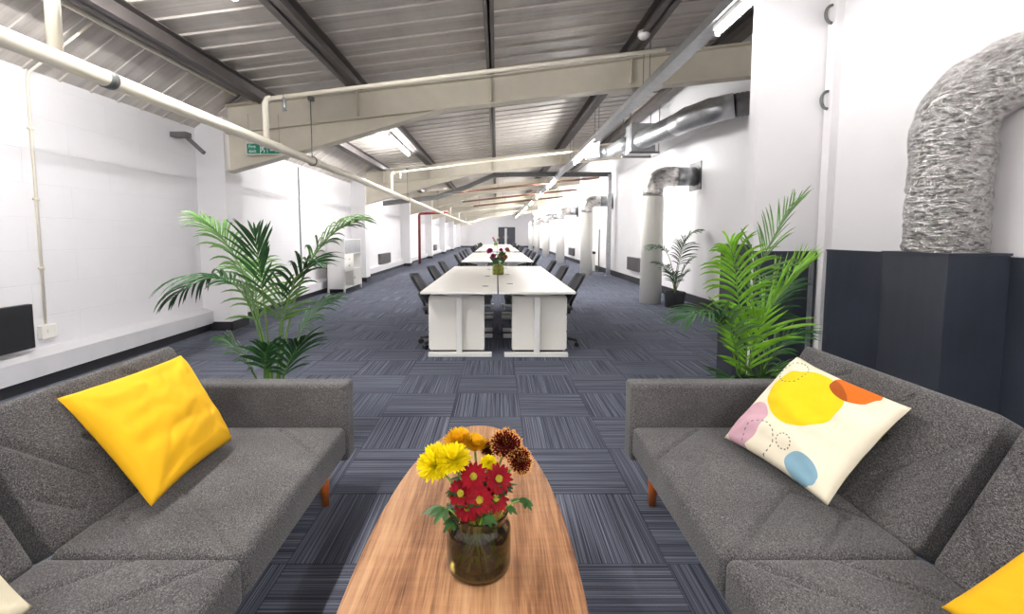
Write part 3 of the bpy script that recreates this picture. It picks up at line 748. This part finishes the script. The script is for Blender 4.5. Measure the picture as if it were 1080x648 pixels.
def make_sofa(name, x0, sgn, label):
    """front edge at x0, depth grows towards sgn*x"""
    t = empty(name, (x0, 1.34, 0), label, 'sofa', 'grey sofas facing each other')
    def T(b):   # local x -> sgn
        for v in b.verts: v.co.x *= sgn
        return b
    SD = .60
    for k, (ya, yb) in enumerate(((.004, .955), (-.955, -.004))):
        cy = (ya+yb)/2; f = 1 if k == 0 else -1
        # chevron stitching, local to the cushion (x 0..SD, y measured from the centre seam)
        sg = [((.32, f*.015), (.50, f*.18)), ((.06, f*.02), (.40, f*.34)), ((.42, f*.34), (.58, f*.18)), ((.02, f*.62), (.30, f*.9))]
        sg = [((a[0]-SD/2, a[1]-cy), (c[0]-SD/2, c[1]-cy)) for a, c in sg]
        b = rbox(SD, yb-ya, .15, .030, 96, 150, groove(sg, .012, .011))
        for v in b.verts: v.co += Vector((SD/2, cy, .276+.008*math.cos(v.co.x/SD*PI)*math.cos(v.co.y/(yb-ya)*PI)))
        o = obj('seat', T(b), M['fabric'], t, smooth=True)
        b2 = BM(); tube(b2, [(.012*1, ya+.03, .335), (.012, yb-.03, .335)], .003, 6); obj('piping', T(b2), M['fabric'], o, smooth=True)
        # backrest: built flat then tilted
        BH = .50
        bs = [((-.245+.14, f*.26), (.16, f*.04)), ((-.20+.02, f*.16), (-.03, f*.02)), ((.02, f*.5), (.2, f*.3)), ((-.16, f*.5), (.03, f*.3)), ((.02, f*.5), (-.16, f*.72)), ((.2, f*.6), (.06, f*.85))]
        bs = [(a, c) for a, c in bs]
        bs = [((a[0], a[1]-cy), (c[0], c[1]-cy)) for a, c in bs]
        b = rbox(BH, yb-ya-.045, .13, .03, 84, 150, groove(bs, .012, .011))
        ang = math.atan2(.42, .235)
        ax = Vector((math.cos(ang), 0, math.sin(ang))); nx = Vector((-math.sin(ang), 0, math.cos(ang)))
        for v in b.verts:
            l, y, n = v.co.x, v.co.y, v.co.z
            v.co = Vector((.585, cy, .345)) + ax*(l+BH/2-.01) + Vector((0, y, 0)) + nx*(n-.065)
        obj('backrest', T(b), M['fabric'], t, smooth=True)
    for f in (1, -1):
        b = rbox(.80, .12, .40, .022, 20, 6)
        for v in b.verts: v.co += Vector((.40+.0, f*1.03, .355))
        obj('armrest', T(b), M['fabric'], t, smooth=True)
    b = BM(); box(b, .05, .66, -.95, .95, .165, .205); obj('frame', T(b), M['black'], t)
    for x in (.075, .60):
        for f in (1, -1):
            b = BM(); tube(b, [(x, f*.85, 0), (x, f*.83, .18)], [.017, .026], 14); obj('leg', T(b), M['leg'], t, smooth=True, label='tapered orange-brown wooden leg')
    return t
make_sofa('sofa', .672, 1, 'grey fabric sofa on the right with the printed circle cushion')
make_sofa('sofa', -.750, -1, 'grey fabric sofa on the left with the yellow cushion')

# ------------------------------------------------------------------ cushions
def cushion(name, A, B_, C_, D, th, mats, label, seed=0, off=(0, 0, 0), sag=.06):
    """corners A(0,0) B(1,0) C(1,1) D(0,1); front faces the normal AB x AD"""
    A, B_, C_, D = [Vector(p) for p in (A, B_, C_, D)]; cen = (A+B_+C_+D)/4
    nrm = (B_-A).cross(D-A).normalized(); N = 44
    b = BM(); uvl = b.loops.layers.uv.new('UVMap'); V = {}
    loc = cen + Vector(off)
    for s_ in (1, -1):
        for i in range(N+1):
            for j in range(N+1):
                u, v = i/N, j/N
                uu = u + .5*sag*(.5-u)*2*(4*v*(1-v)); vv = v + .5*sag*(.5-v)*2*(4*u*(1-u))
                p = A*(1-uu)*(1-vv) + B_*uu*(1-vv) + C_*uu*vv + D*(1-uu)*vv
                e = (4*u*(1-u))*(4*v*(1-v)); h = th*(max(e, 0)**.36)
                wv = Vector((u*3+seed, v*3, s_)); edge = min(1, 8*min(u, 1-u, v, 1-v))
                h += edge*(mn.noise(Vector((u*2.5+seed, v*7, s_)))*.014 + mn.noise(Vector((u*10+seed, v*5, 2)))*.005 - (1-abs(mn.noise(Vector(((u+v)*3+seed, (u-v)*5, 5))))*4 if abs(mn.noise(Vector(((u+v)*3+seed, (u-v)*5, 5)))) < .25 else 0)*.004)
                # creases running in from the corners
                for cx, cy in ((0, 0), (1, 0), (0, 1), (1, 1)):
                    dx, dy = abs(u-cx), abs(v-cy); r_ = math.hypot(dx, dy)
                    if .02 < r_ < .45: h += .009*math.sin(9*math.atan2(dy, dx)+seed)*edge*(1-r_/.45)
                border = i in (0, N) or j in (0, N)
                if border:
                    if s_ == -1: V[s_, i, j] = V[1, i, j]; continue
                    p = p + nrm*mn.noise(wv*2)*.006; h = 0
                V[s_, i, j] = b.verts.new(p + nrm*h*(1 if s_ > 0 else -.55) - cen)
    for s_ in (1, -1):
        for i in range(N):
            for j in range(N):
                idx = ((i, j), (i+1, j), (i+1, j+1), (i, j+1))
                if s_ < 0: idx = idx[::-1]
                try: f = b.faces.new([V[(s_,)+q] for q in idx])
                except ValueError: continue
                f.material_index = 0 if s_ > 0 else len(mats)-1
                for lp, q in zip(f.loops, idx): lp[uvl].uv = (q[0]/N, q[1]/N)
    # sewn flange
    o = obj(name, b, mats, loc=loc, smooth=True); return tag(o, label, 'cushion')
cushion('cushion', (1.03, 2.105, .375), (1.12, 1.565, .375), (1.39, 1.575, .71), (1.395, 2.19, .725), .075, [M['print'], M['olive']],
        'cream cushion printed with yellow, orange, pink and blue circles on the right sofa', 1, (-.002, -.03, .012))
cushion('cushion', (-1.165, 1.56, .375), (-1.185, 2.085, .375), (-1.485, 2.215, .725), (-1.495, 1.60, .735), .085, [M['yellow']],
        'mustard yellow cushion leaning on the back of the left sofa', 7, (.0, -.03, .012))
cushion('cushion', (1.07, 1.13, .385), (1.16, .66, .375), (1.43, .62, .66), (1.335, 1.13, .60), .075, [M['yellow']],
        'mustard yellow cushion at the near end of the right sofa, cut by the photo edge', 4, (.005, -.05, .016))
cushion('cushion', (-1.24, .62, .385), (-1.155, 1.105, .375), (-1.45, 1.16, .66), (-1.5, .62, .66), .06, [M['creamcloth']],
        'cream cushion at the near end of the left sofa, only one corner showing', 9, (.02, -.01, .012))

# ------------------------------------------------------------------ coffee table
t = empty('coffee_table', (-.08, 1.15, 0), 'walnut veneered coffee table with a long tapering oval top between the sofas', 'table')
prof = []
for k in range(97):
    a = k/96*2*PI; y = math.sin(a)*1.0; x = math.cos(a)
    prof.append((x*.297*(abs(1) ), y*.985))
# slightly fuller oval (superellipse)
prof = []
for k in range(120):
    a = k/120*2*PI; c_, s2 = math.cos(a), math.sin(a); e = 2/2.15
    prof.append((.297*math.copysign(abs(c_)**e, c_), .985*math.copysign(abs(s2)**e, s2)))
b = BM(); prism(b, prof, 'z', .398, .42); obj('tabletop', b, M['walnut'], t, bevel=.004)
b = BM()
prism(b, [(-.16, -.5), (.16, -.5), (.16, .5), (-.16, .5)], 'z', .37, .398); obj('underframe', b, M['walnut'], t)
for x in (-.14, .14):
    for y in (-.46, .46):
        b = BM(); tube(b, [(x*1.25, y*1.15, 0), (x, y, .37)], [.013, .022], 14); obj('leg', b, M['leg'], t, smooth=True)

# ------------------------------------------------------------------ vases and flowers
def vase(loc, R, H_, mat, label):
    t = empty('glass_vase', loc, label, 'vase')
    th = .004
    out = [(0, 0), (R*.86, 0), (R*.96, H_*.03), (R, H_*.1), (R, H_*.68), (R*.96, H_*.76), (R*.86, H_*.82), (R*.84, H_*.86), (R*.9, H_*.94), (R*.93, H_*.98), (R*.93, H_)]
    inn = [(r-th if r > 0 else 0, max(z, .008)) for r, z in out[::-1] if r > 0] + [(0, .010)]
    inn[0] = (R*.93-th, H_)
    b = BM(); lathe(b, out+inn, 48); obj('glass_body', b, mat, t, smooth=True)
    b = BM(); wr = R-th+.001; lathe(b, [(0, .009), (R*.84, .009), (wr, H_*.13), (wr, H_*.52), (0, H_*.52)], 40); obj('water', b, M['water'], t, smooth=False)
    return t
VX, VY, VZ = -.048, 1.2, .42
vase((VX, VY, VZ), .085, .16, M['vase'], 'smoky brown glass jar vase full of flowers on the walnut table')
def petal(b, c, d, n, L, W, cup=.0, mi=0, tip=None, K=4):
    """one petal from c along d, surface normal n"""
    d = d.normalized(); s = d.cross(n).normalized(); n = s.cross(d).normalized(); rows = []
    for i in range(K+1):
        u = i/K; wd = W*math.sin(PI*(.18+.74*u))**.8 if i < K else W*.25
        p = c + d*L*u + n*(cup*L*(u*u))
        rows.append((b.verts.new(p-s*wd/2+n*wd*.12), b.verts.new(p), b.verts.new(p+s*wd/2+n*wd*.12)))
    for i, (r0, r1) in enumerate(zip(rows, rows[1:])):
        for k in (0, 1):
            f = b.faces.new((r0[k], r0[k+1], r1[k+1], r1[k])); f.material_index = tip if (tip is not None and i >= K-1) else mi
def frame(n):
    n = Vector(n).normalized(); a = Vector((0, 0, 1)) if abs(n.z) < .9 else Vector((1, 0, 0)); x = n.cross(a).normalized(); return n, x, n.cross(x)
def bloom_daisy(c, n, R, rg):
    n, x, y = frame(n); b = BM(); c = Vector(c)
    for layer, (cnt, L, tl) in enumerate(((15, R, .1), (14, R*.88, .28))):
        for k in range(cnt):
            a = k*2*PI/cnt + layer*.2 + rg.uniform(-.07, .07); d = x*math.cos(a)+y*math.sin(a)
            petal(b, c+d*R*.12, d+n*(tl+rg.uniform(-.08, .08)), n, L*rg.uniform(.82, .95), R*.34, -.12)
    return b
def bloom_disc(c, n, r):
    n, x, y = frame(n); b = BM(); c = Vector(c)
    for i in range(60):
        a = i*2.4; q = r*math.sqrt(i/60); p = c + (x*math.cos(a)+y*math.sin(a))*q + n*(.006+.006*(1-(q/r)**2))
        bmesh.ops.create_icosphere(b, subdivisions=1, radius=r*.14, matrix=Matrix.Translation(p))
    lathe_c = BM(); lathe_c.free()
    bmesh.ops.create_icosphere(b, subdivisions=2, radius=r*.85, matrix=Matrix.Translation(c))
    return b
def bloom_mum(c, n, R, rg, cnt=190, W=.19, tip=None, flat=.55):
    n, x, y = frame(n); b = BM(); c = Vector(c)
    for i in range(cnt):
        u = (i+.5)/cnt; th = u**.6*1.75; a = i*2.39996+rg.uniform(-.1, .1)
        d = (x*math.cos(a)+y*math.sin(a))*math.sin(th) + n*math.cos(th)*flat
        L = R*rg.uniform(.82, 1.05)
        petal(b, c + d*R*.15, d, (n+d*.2) if th > .3 else x, L*.85, R*W, .14, 0, tip, 4 if tip is None else 7)
    return b
def stemmed(kind, top, face, R, foot, label, group, rg, mats, leaf=1.0):
    """flower thing: stem + bloom (+leaves); origin at bloom base"""
    top = Vector(top); foot = Vector(foot); n = Vector(face).normalized(); neck = top - n*R*.25
    t = empty('cut_flower', tuple(foot), label, 'flower', group)
    mid = Vector((VX+(top.x-VX)*.35, VY+(top.y-VY)*.35, VZ+.145)) if group.startswith('flowers in') else None
    b = BM()
    if mid: pts = bez(foot, foot.lerp(mid, .6), mid, 5)[:-1] + bez(mid, mid + Vector((0, 0, .05)) , neck, 6)
    else: pts = bez(foot, foot.lerp(neck, .5)+Vector((0, 0, .03)), neck, 6)
    tube(b, [p-foot for p in pts], .0036 if mid else .003, 7); obj('stem', b, M['stem'], t, smooth=True)
    c = top - foot
    if kind == 'daisy':
        bl = obj('bloom', bloom_daisy(c, n, R, rg), mats[0], t, smooth=True); obj('flower_centre', bloom_disc(c, n, R*.25), M['disc'], bl, smooth=True, label='greenish yellow flower centre')
    elif kind == 'mum': obj('bloom', bloom_mum(c, n, R, rg), mats[0], t, smooth=True)
    elif kind == 'tipmum':
        b = BM(); n_, x_, y_ = frame(n); b.free()
        b = bloom_mum(c, n, R, rg, 230, .14, 1, .75); obj('bloom', b, [mats[0], mats[1]], t, smooth=True)
    if leaf:
        b = BM()
        for k in range(3):
            p = pts[len(pts)*2//3 - (k % 2)*(leaf > 2)] - foot; a = rg.uniform(0, 2*PI); d = Vector((math.cos(a), math.sin(a)*.8, .35 if leaf < 2 else 1.0))
            for j in (-.5, 0, .5):
                dd = Matrix.Rotation(j, 3, 'Z') @ d; petal(b, p + d*.008, dd, Vector((0, 0, 1)) if leaf < 2 else Vector((0, -1, .3)), (.042 if j == 0 else .032)*leaf, .016*leaf, -.25, K=4)
        obj('leaf', b, M['green_leaf'], t, smooth=True)
    return t
rg = random.Random(11)
G = 'flowers in the smoky vase'
def foot(i, n=14): a = i*2.4; return (VX+.045*math.cos(a), VY+.045*math.sin(a), VZ+.02)
stemmed('mum', (-.160, 1.22, .69), (-.35, -.45, .8), .056, foot(0), 'bright yellow chrysanthemum, large bloom at the left of the vase', G, rg, [M['mum_yellow']])
stemmed('mum', (-.115, 1.21, .705), (-.1, -.35, .9), .050, foot(1), 'bright yellow chrysanthemum just right of the largest yellow bloom', G, rg, [M['mum_yellow']])
stemmed('mum', (-.108, 1.30, .715), (-.1, -.1, 1), .046, foot(2), 'amber chrysanthemum at the back left of the vase', G, rg, [M['mum_amber']])
stemmed('mum', (-.060, 1.29, .71), (.1, -.1, 1), .038, foot(3), 'smaller amber chrysanthemum at the back, beside the larger amber one', G, rg, [M['mum_amber']])
stemmed('tipmum', (.025, 1.26, .722), (.15, -.4, .8), .050, foot(4), 'dark russet chrysanthemum with buff tips at the top right', G, rg, [M['petal_rust'], M['petal_tip']])
stemmed('tipmum', (.058, 1.24, .69), (.5, -.5, .5), .042, foot(5), 'dark russet buff-tipped chrysanthemum leaning furthest right', G, rg, [M['petal_rust'], M['petal_tip']])
stemmed('tipmum', (-.015, 1.29, .695), (-.1, -.2, .9), .036, foot(6), 'small russet chrysanthemum in the middle back', G, rg, [M['petal_rust'], M['petal_tip']])
stemmed('mum', (-.022, 1.225, .69), (0, -.5, .8), .024, foot(7), 'small yellow bud between the red daisies and russet blooms', G, rg, [M['mum_yellow']])
for i, (x, z, fx, l) in enumerate(((-.060, .672, -.1, 'top left'), (.004, .666, .25, 'top right'), (-.093, .626, -.35, 'far left'), (-.044, .620, 0, 'middle'), (-.004, .614, .25, 'far right'), (-.076, .588, -.1, 'lowest'))):
    stemmed('daisy', (x, 1.19-(.02 if l == 'middle' else 0), z), (fx, -.85, .45), .038, foot(8+i), f'crimson daisy chrysanthemum, {l} of the red cluster in the vase', G, rg, [M['petal_red']])
# leafy sprigs
def sprig(label, pts, leaves, Lf):
    f0 = Vector(pts[0]); t = empty('leaf_sprig', tuple(f0), label, 'leaves', G)
    b = BM(); P_ = bez(pts[0], pts[1], pts[2], 8); tube(b, [p-f0 for p in P_], .0018, 6); obj('stem', b, M['stem'], t, smooth=True)
    b = BM()
    for k in range(leaves):
        p = P_[8-(k*5//leaves)]-f0; a = rg.uniform(-1.2, 1.2) + (PI if pts[2][0] < VX else 0)
        d = Vector((math.cos(a), math.sin(a), rg.uniform(-.3, .3)))
        for j in (-.55, 0, .55): petal(b, p, Matrix.Rotation(j, 3, 'Z') @ d, Vector((0, -.3, 1)), Lf*(1 if j == 0 else .75), Lf*.36, -.2, K=4)
    obj('leaf', b, M['green_leaf'], t, smooth=True)
sprig('green leaf sprig hanging over the right rim of the vase', [(VX+.03, VY-.01, VZ+.05), (VX+.05, VY-.02, .62), (.075, 1.2, .60)], 4, .032)
sprig('green leaf sprig hanging over the left rim of the vase', [(VX-.03, VY-.01, VZ+.05), (VX-.05, VY-.02, .60), (-.145, 1.19, .585)], 5, .05)
sprig('green leaves at the middle of the vase rim', [(VX+.0, VY-.02, VZ+.05), (VX+.01, VY-.03, .56), (VX+.02, VY-.06, .59)], 6, .035)
sprig('green leaves behind the red daisies', [(VX+.0, VY+.02, VZ+.05), (VX+.01, VY+.03, .62), (VX+.04, VY+.0, .65)], 7, .042)

# bouquet on the nearest desks
def desk_bouquet(x, y, sc, where, full=True):
    vase((x, y, .7205), .085*sc, .15*sc, M['vase2'], f'green tinted glass vase of flowers on the {where} desk bench')
    r2 = random.Random(int(y*10))
    for i, (dx, dz, R, m, l) in enumerate(((-.12, .34, .055, 'pink', 'pink flower at the left'), (-.07, .27, .045, 'pink', 'pink flower low on the left'), (.13, .36, .045, 'peach', 'peach flower at the top right'), (.04, .36, .035, 'pink', 'small pink flower at the top'), (.10, .26, .045, 'peach', 'peach flower at the right'), (.02, .28, .04, 'peach', 'peach flower in the middle'))):
        if not full and i > 2: break
        stemmed('mum', (x+dx*sc, y+r2.uniform(-.06, .06), .72+dz*sc), (dx*3, -.5, .7), R*sc, (x+r2.uniform(-.04, .04)*sc, y+r2.uniform(-.03, .03), .737), f'{l} of the bouquet on the {where} bench', f'bouquet on the {where} bench', r2, [M[m]], 2.2)
desk_bouquet(.02, 6.9, 1.0, 'nearest')
desk_bouquet(-.05, 25.6, 1.2, 'fourth', False)

# ------------------------------------------------------------------ palms
def frond(t, p0, p1, p2, n=20, leaf=.26, start=.35, ang=.9, droop=.10, mat='leaf', seed=0, wid=.024, rake=0.0, r0=.008):
    rg = random.Random(seed); P_ = bez(p0, p1, p2, 30); b = BM()
    tube(b, P_, [r0*(1-.8*i/30) for i in range(31)], 7, mi=0)
    o = obj('frond', b, M['stalk'], t, smooth=True)
    b = BM()
    for i in range(n):
        s = start + (1-start)*(i+.5)/n; k = s*30; i0 = min(29, int(k)); p = P_[i0].lerp(P_[i0+1], k-i0); T_ = (P_[i0+1]-P_[i0]).normalized()
        side = T_.cross(Vector((0, 0, 1)))
        if side.length < .3: side = T_.cross(Vector((0, -1, .2)))
        side.normalize(); up = side.cross(T_).normalized()
        prof = math.sin(PI*(.22+.66*(s-start)/(1-start)))
        L = leaf*1.25*prof*rg.uniform(.88, 1.08); a = ang*(1-.55*(s-start)/(1-start))
        for sd in (-1, 1):
            aa = a + rg.uniform(-.1, .1)
            d = (T_*math.cos(aa) + side*sd*math.sin(aa) + up*(.22+rake+rg.uniform(-.12, .12))).normalized(); q = p + T_*rg.uniform(-.008, .008)
            wd0 = wid*.72; rows = []; K = 7; pos = q.copy(); dd = d.copy(); wv = dd.cross(up).normalized()
            for j in range(K+1):
                u = j/K; wd = wd0*(math.sin(PI*(.1+.88*u))**.7) if j < K else .0012
                nn = wv.cross(dd).normalized()
                rows.append((b.verts.new(pos-wv*wd/2-nn*wd*.18), b.verts.new(pos+nn*wd*.12), b.verts.new(pos+wv*wd/2-nn*wd*.18)))
                pos = pos + dd*L/K; dd = (dd + Vector((0, 0, -droop*(1+u*1.5)))).normalized(); wv = (wv - dd*wv.dot(dd)).normalized()
            for r0_, r1_ in zip(rows, rows[1:]):
                for k_ in (0, 1): b.faces.new((r0_[k_], r0_[k_+1], r1_[k_+1], r1_[k_]))
    obj('leaflets', b, M[mat], o, smooth=True)
def potted(loc, r, h, label, fr, scale=1):
    t = empty('potted_palm', loc, label, 'plant')
    b = BM(); lathe(b, [(0, 0), (r*.86, 0), (r, h*.97), (r, h), (r-.015, h), (r-.02, h-.05), (0, h-.05)], 28); pt = obj('pot', b, M['pot'], t, smooth=False)
    for p in pt.data.polygons: p.use_smooth = True
    pt.data.polygons[0].use_smooth = False
    b = BM(); lathe(b, [(0, h-.035), (r-.022, h-.04)], 24); obj('soil', b, M['soil'], t)
    for i, f in enumerate(fr):
        f = dict(f); f.setdefault('seed', i*7+3); a = f.pop('p'); frond(t, *[Vector(q)*scale for q in a], **f)
    return t
# left palm: origin X=-1.44, Y=2.98; coordinates are metres from the pot base
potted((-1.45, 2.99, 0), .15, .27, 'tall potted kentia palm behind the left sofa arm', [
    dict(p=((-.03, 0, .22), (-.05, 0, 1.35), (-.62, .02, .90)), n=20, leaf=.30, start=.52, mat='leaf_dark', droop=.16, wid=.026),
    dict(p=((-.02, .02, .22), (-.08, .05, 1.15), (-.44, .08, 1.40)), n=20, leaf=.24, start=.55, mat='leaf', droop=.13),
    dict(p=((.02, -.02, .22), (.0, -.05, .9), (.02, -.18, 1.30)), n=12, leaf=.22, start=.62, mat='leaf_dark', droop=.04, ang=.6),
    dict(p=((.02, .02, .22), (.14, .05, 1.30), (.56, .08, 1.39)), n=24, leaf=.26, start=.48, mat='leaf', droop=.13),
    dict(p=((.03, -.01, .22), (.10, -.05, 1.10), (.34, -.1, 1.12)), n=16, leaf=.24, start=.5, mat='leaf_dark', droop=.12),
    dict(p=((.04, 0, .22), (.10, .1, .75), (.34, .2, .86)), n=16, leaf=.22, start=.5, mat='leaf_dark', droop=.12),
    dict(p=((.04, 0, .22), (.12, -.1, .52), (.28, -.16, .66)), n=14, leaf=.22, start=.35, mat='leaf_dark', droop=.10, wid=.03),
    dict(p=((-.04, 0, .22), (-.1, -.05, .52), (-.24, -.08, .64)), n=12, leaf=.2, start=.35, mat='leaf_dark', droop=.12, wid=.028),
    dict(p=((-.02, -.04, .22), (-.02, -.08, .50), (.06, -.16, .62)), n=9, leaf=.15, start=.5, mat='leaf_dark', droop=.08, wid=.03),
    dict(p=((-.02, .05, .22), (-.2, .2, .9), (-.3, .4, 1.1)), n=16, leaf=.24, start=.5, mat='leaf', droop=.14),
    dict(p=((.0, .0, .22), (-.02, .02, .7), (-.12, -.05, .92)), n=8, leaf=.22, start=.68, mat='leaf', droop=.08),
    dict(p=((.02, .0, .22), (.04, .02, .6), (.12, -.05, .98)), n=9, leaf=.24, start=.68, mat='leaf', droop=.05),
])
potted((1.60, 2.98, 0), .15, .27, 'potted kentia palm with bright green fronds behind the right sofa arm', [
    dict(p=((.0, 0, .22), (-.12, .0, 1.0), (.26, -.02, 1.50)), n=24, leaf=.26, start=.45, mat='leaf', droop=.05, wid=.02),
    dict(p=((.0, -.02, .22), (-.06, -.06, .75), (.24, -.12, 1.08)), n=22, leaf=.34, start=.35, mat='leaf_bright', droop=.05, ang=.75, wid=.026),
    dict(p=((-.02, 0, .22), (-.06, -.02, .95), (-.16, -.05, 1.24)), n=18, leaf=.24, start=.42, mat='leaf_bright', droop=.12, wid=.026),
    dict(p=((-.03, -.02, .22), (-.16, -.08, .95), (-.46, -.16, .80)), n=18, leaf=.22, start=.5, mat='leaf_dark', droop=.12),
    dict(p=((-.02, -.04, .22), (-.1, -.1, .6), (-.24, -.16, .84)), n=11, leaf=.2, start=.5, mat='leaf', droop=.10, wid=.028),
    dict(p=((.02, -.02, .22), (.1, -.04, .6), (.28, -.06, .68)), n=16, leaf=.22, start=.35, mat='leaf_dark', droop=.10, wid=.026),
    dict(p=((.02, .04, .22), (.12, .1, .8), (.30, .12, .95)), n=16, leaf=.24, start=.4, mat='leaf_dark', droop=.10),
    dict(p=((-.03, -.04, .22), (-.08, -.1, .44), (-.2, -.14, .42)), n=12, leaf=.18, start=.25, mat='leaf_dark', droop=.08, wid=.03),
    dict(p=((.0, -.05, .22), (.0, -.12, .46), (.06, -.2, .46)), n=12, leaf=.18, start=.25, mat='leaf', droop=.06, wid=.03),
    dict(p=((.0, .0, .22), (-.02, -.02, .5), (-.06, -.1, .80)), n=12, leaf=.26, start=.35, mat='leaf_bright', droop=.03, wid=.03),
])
potted((3.21, 8.5, 0), .185, .28, 'small potted palm beside the first white duct column', [
    dict(p=((0, 0, .22), (.0, 0, 1.30), (.38, -.05, 1.38)), n=18, leaf=.22, start=.55, mat='leaf_dark', droop=.15),
    dict(p=((0, 0, .22), (-.05, 0, 1.2), (-.45, -.05, 1.08)), n=18, leaf=.26, start=.55, mat='leaf_dark', droop=.15),
    dict(p=((0, 0, .22), (.05, 0, .9), (.12, -.1, 1.2)), n=16, leaf=.26, start=.45, mat='leaf_dark', droop=.1),
    dict(p=((0, 0, .22), (-.05, 0, .7), (-.35, -.1, .8)), n=14, leaf=.24, start=.45, mat='leaf_dark', droop=.12),
    dict(p=((0, 0, .22), (.08, 0, .7), (.26, -.1, .88)), n=14, leaf=.20, start=.45, mat='leaf_dark', droop=.12),
    dict(p=((0, 0, .22), (.0, -.05, .5), (-.12, -.15, .62)), n=12, leaf=.22, start=.4, mat='leaf_dark', droop=.1),
    dict(p=((0, 0, .22), (.05, -.05, .5), (.16, -.1, .62)), n=12, leaf=.22, start=.4, mat='leaf_dark', droop=.1),
])
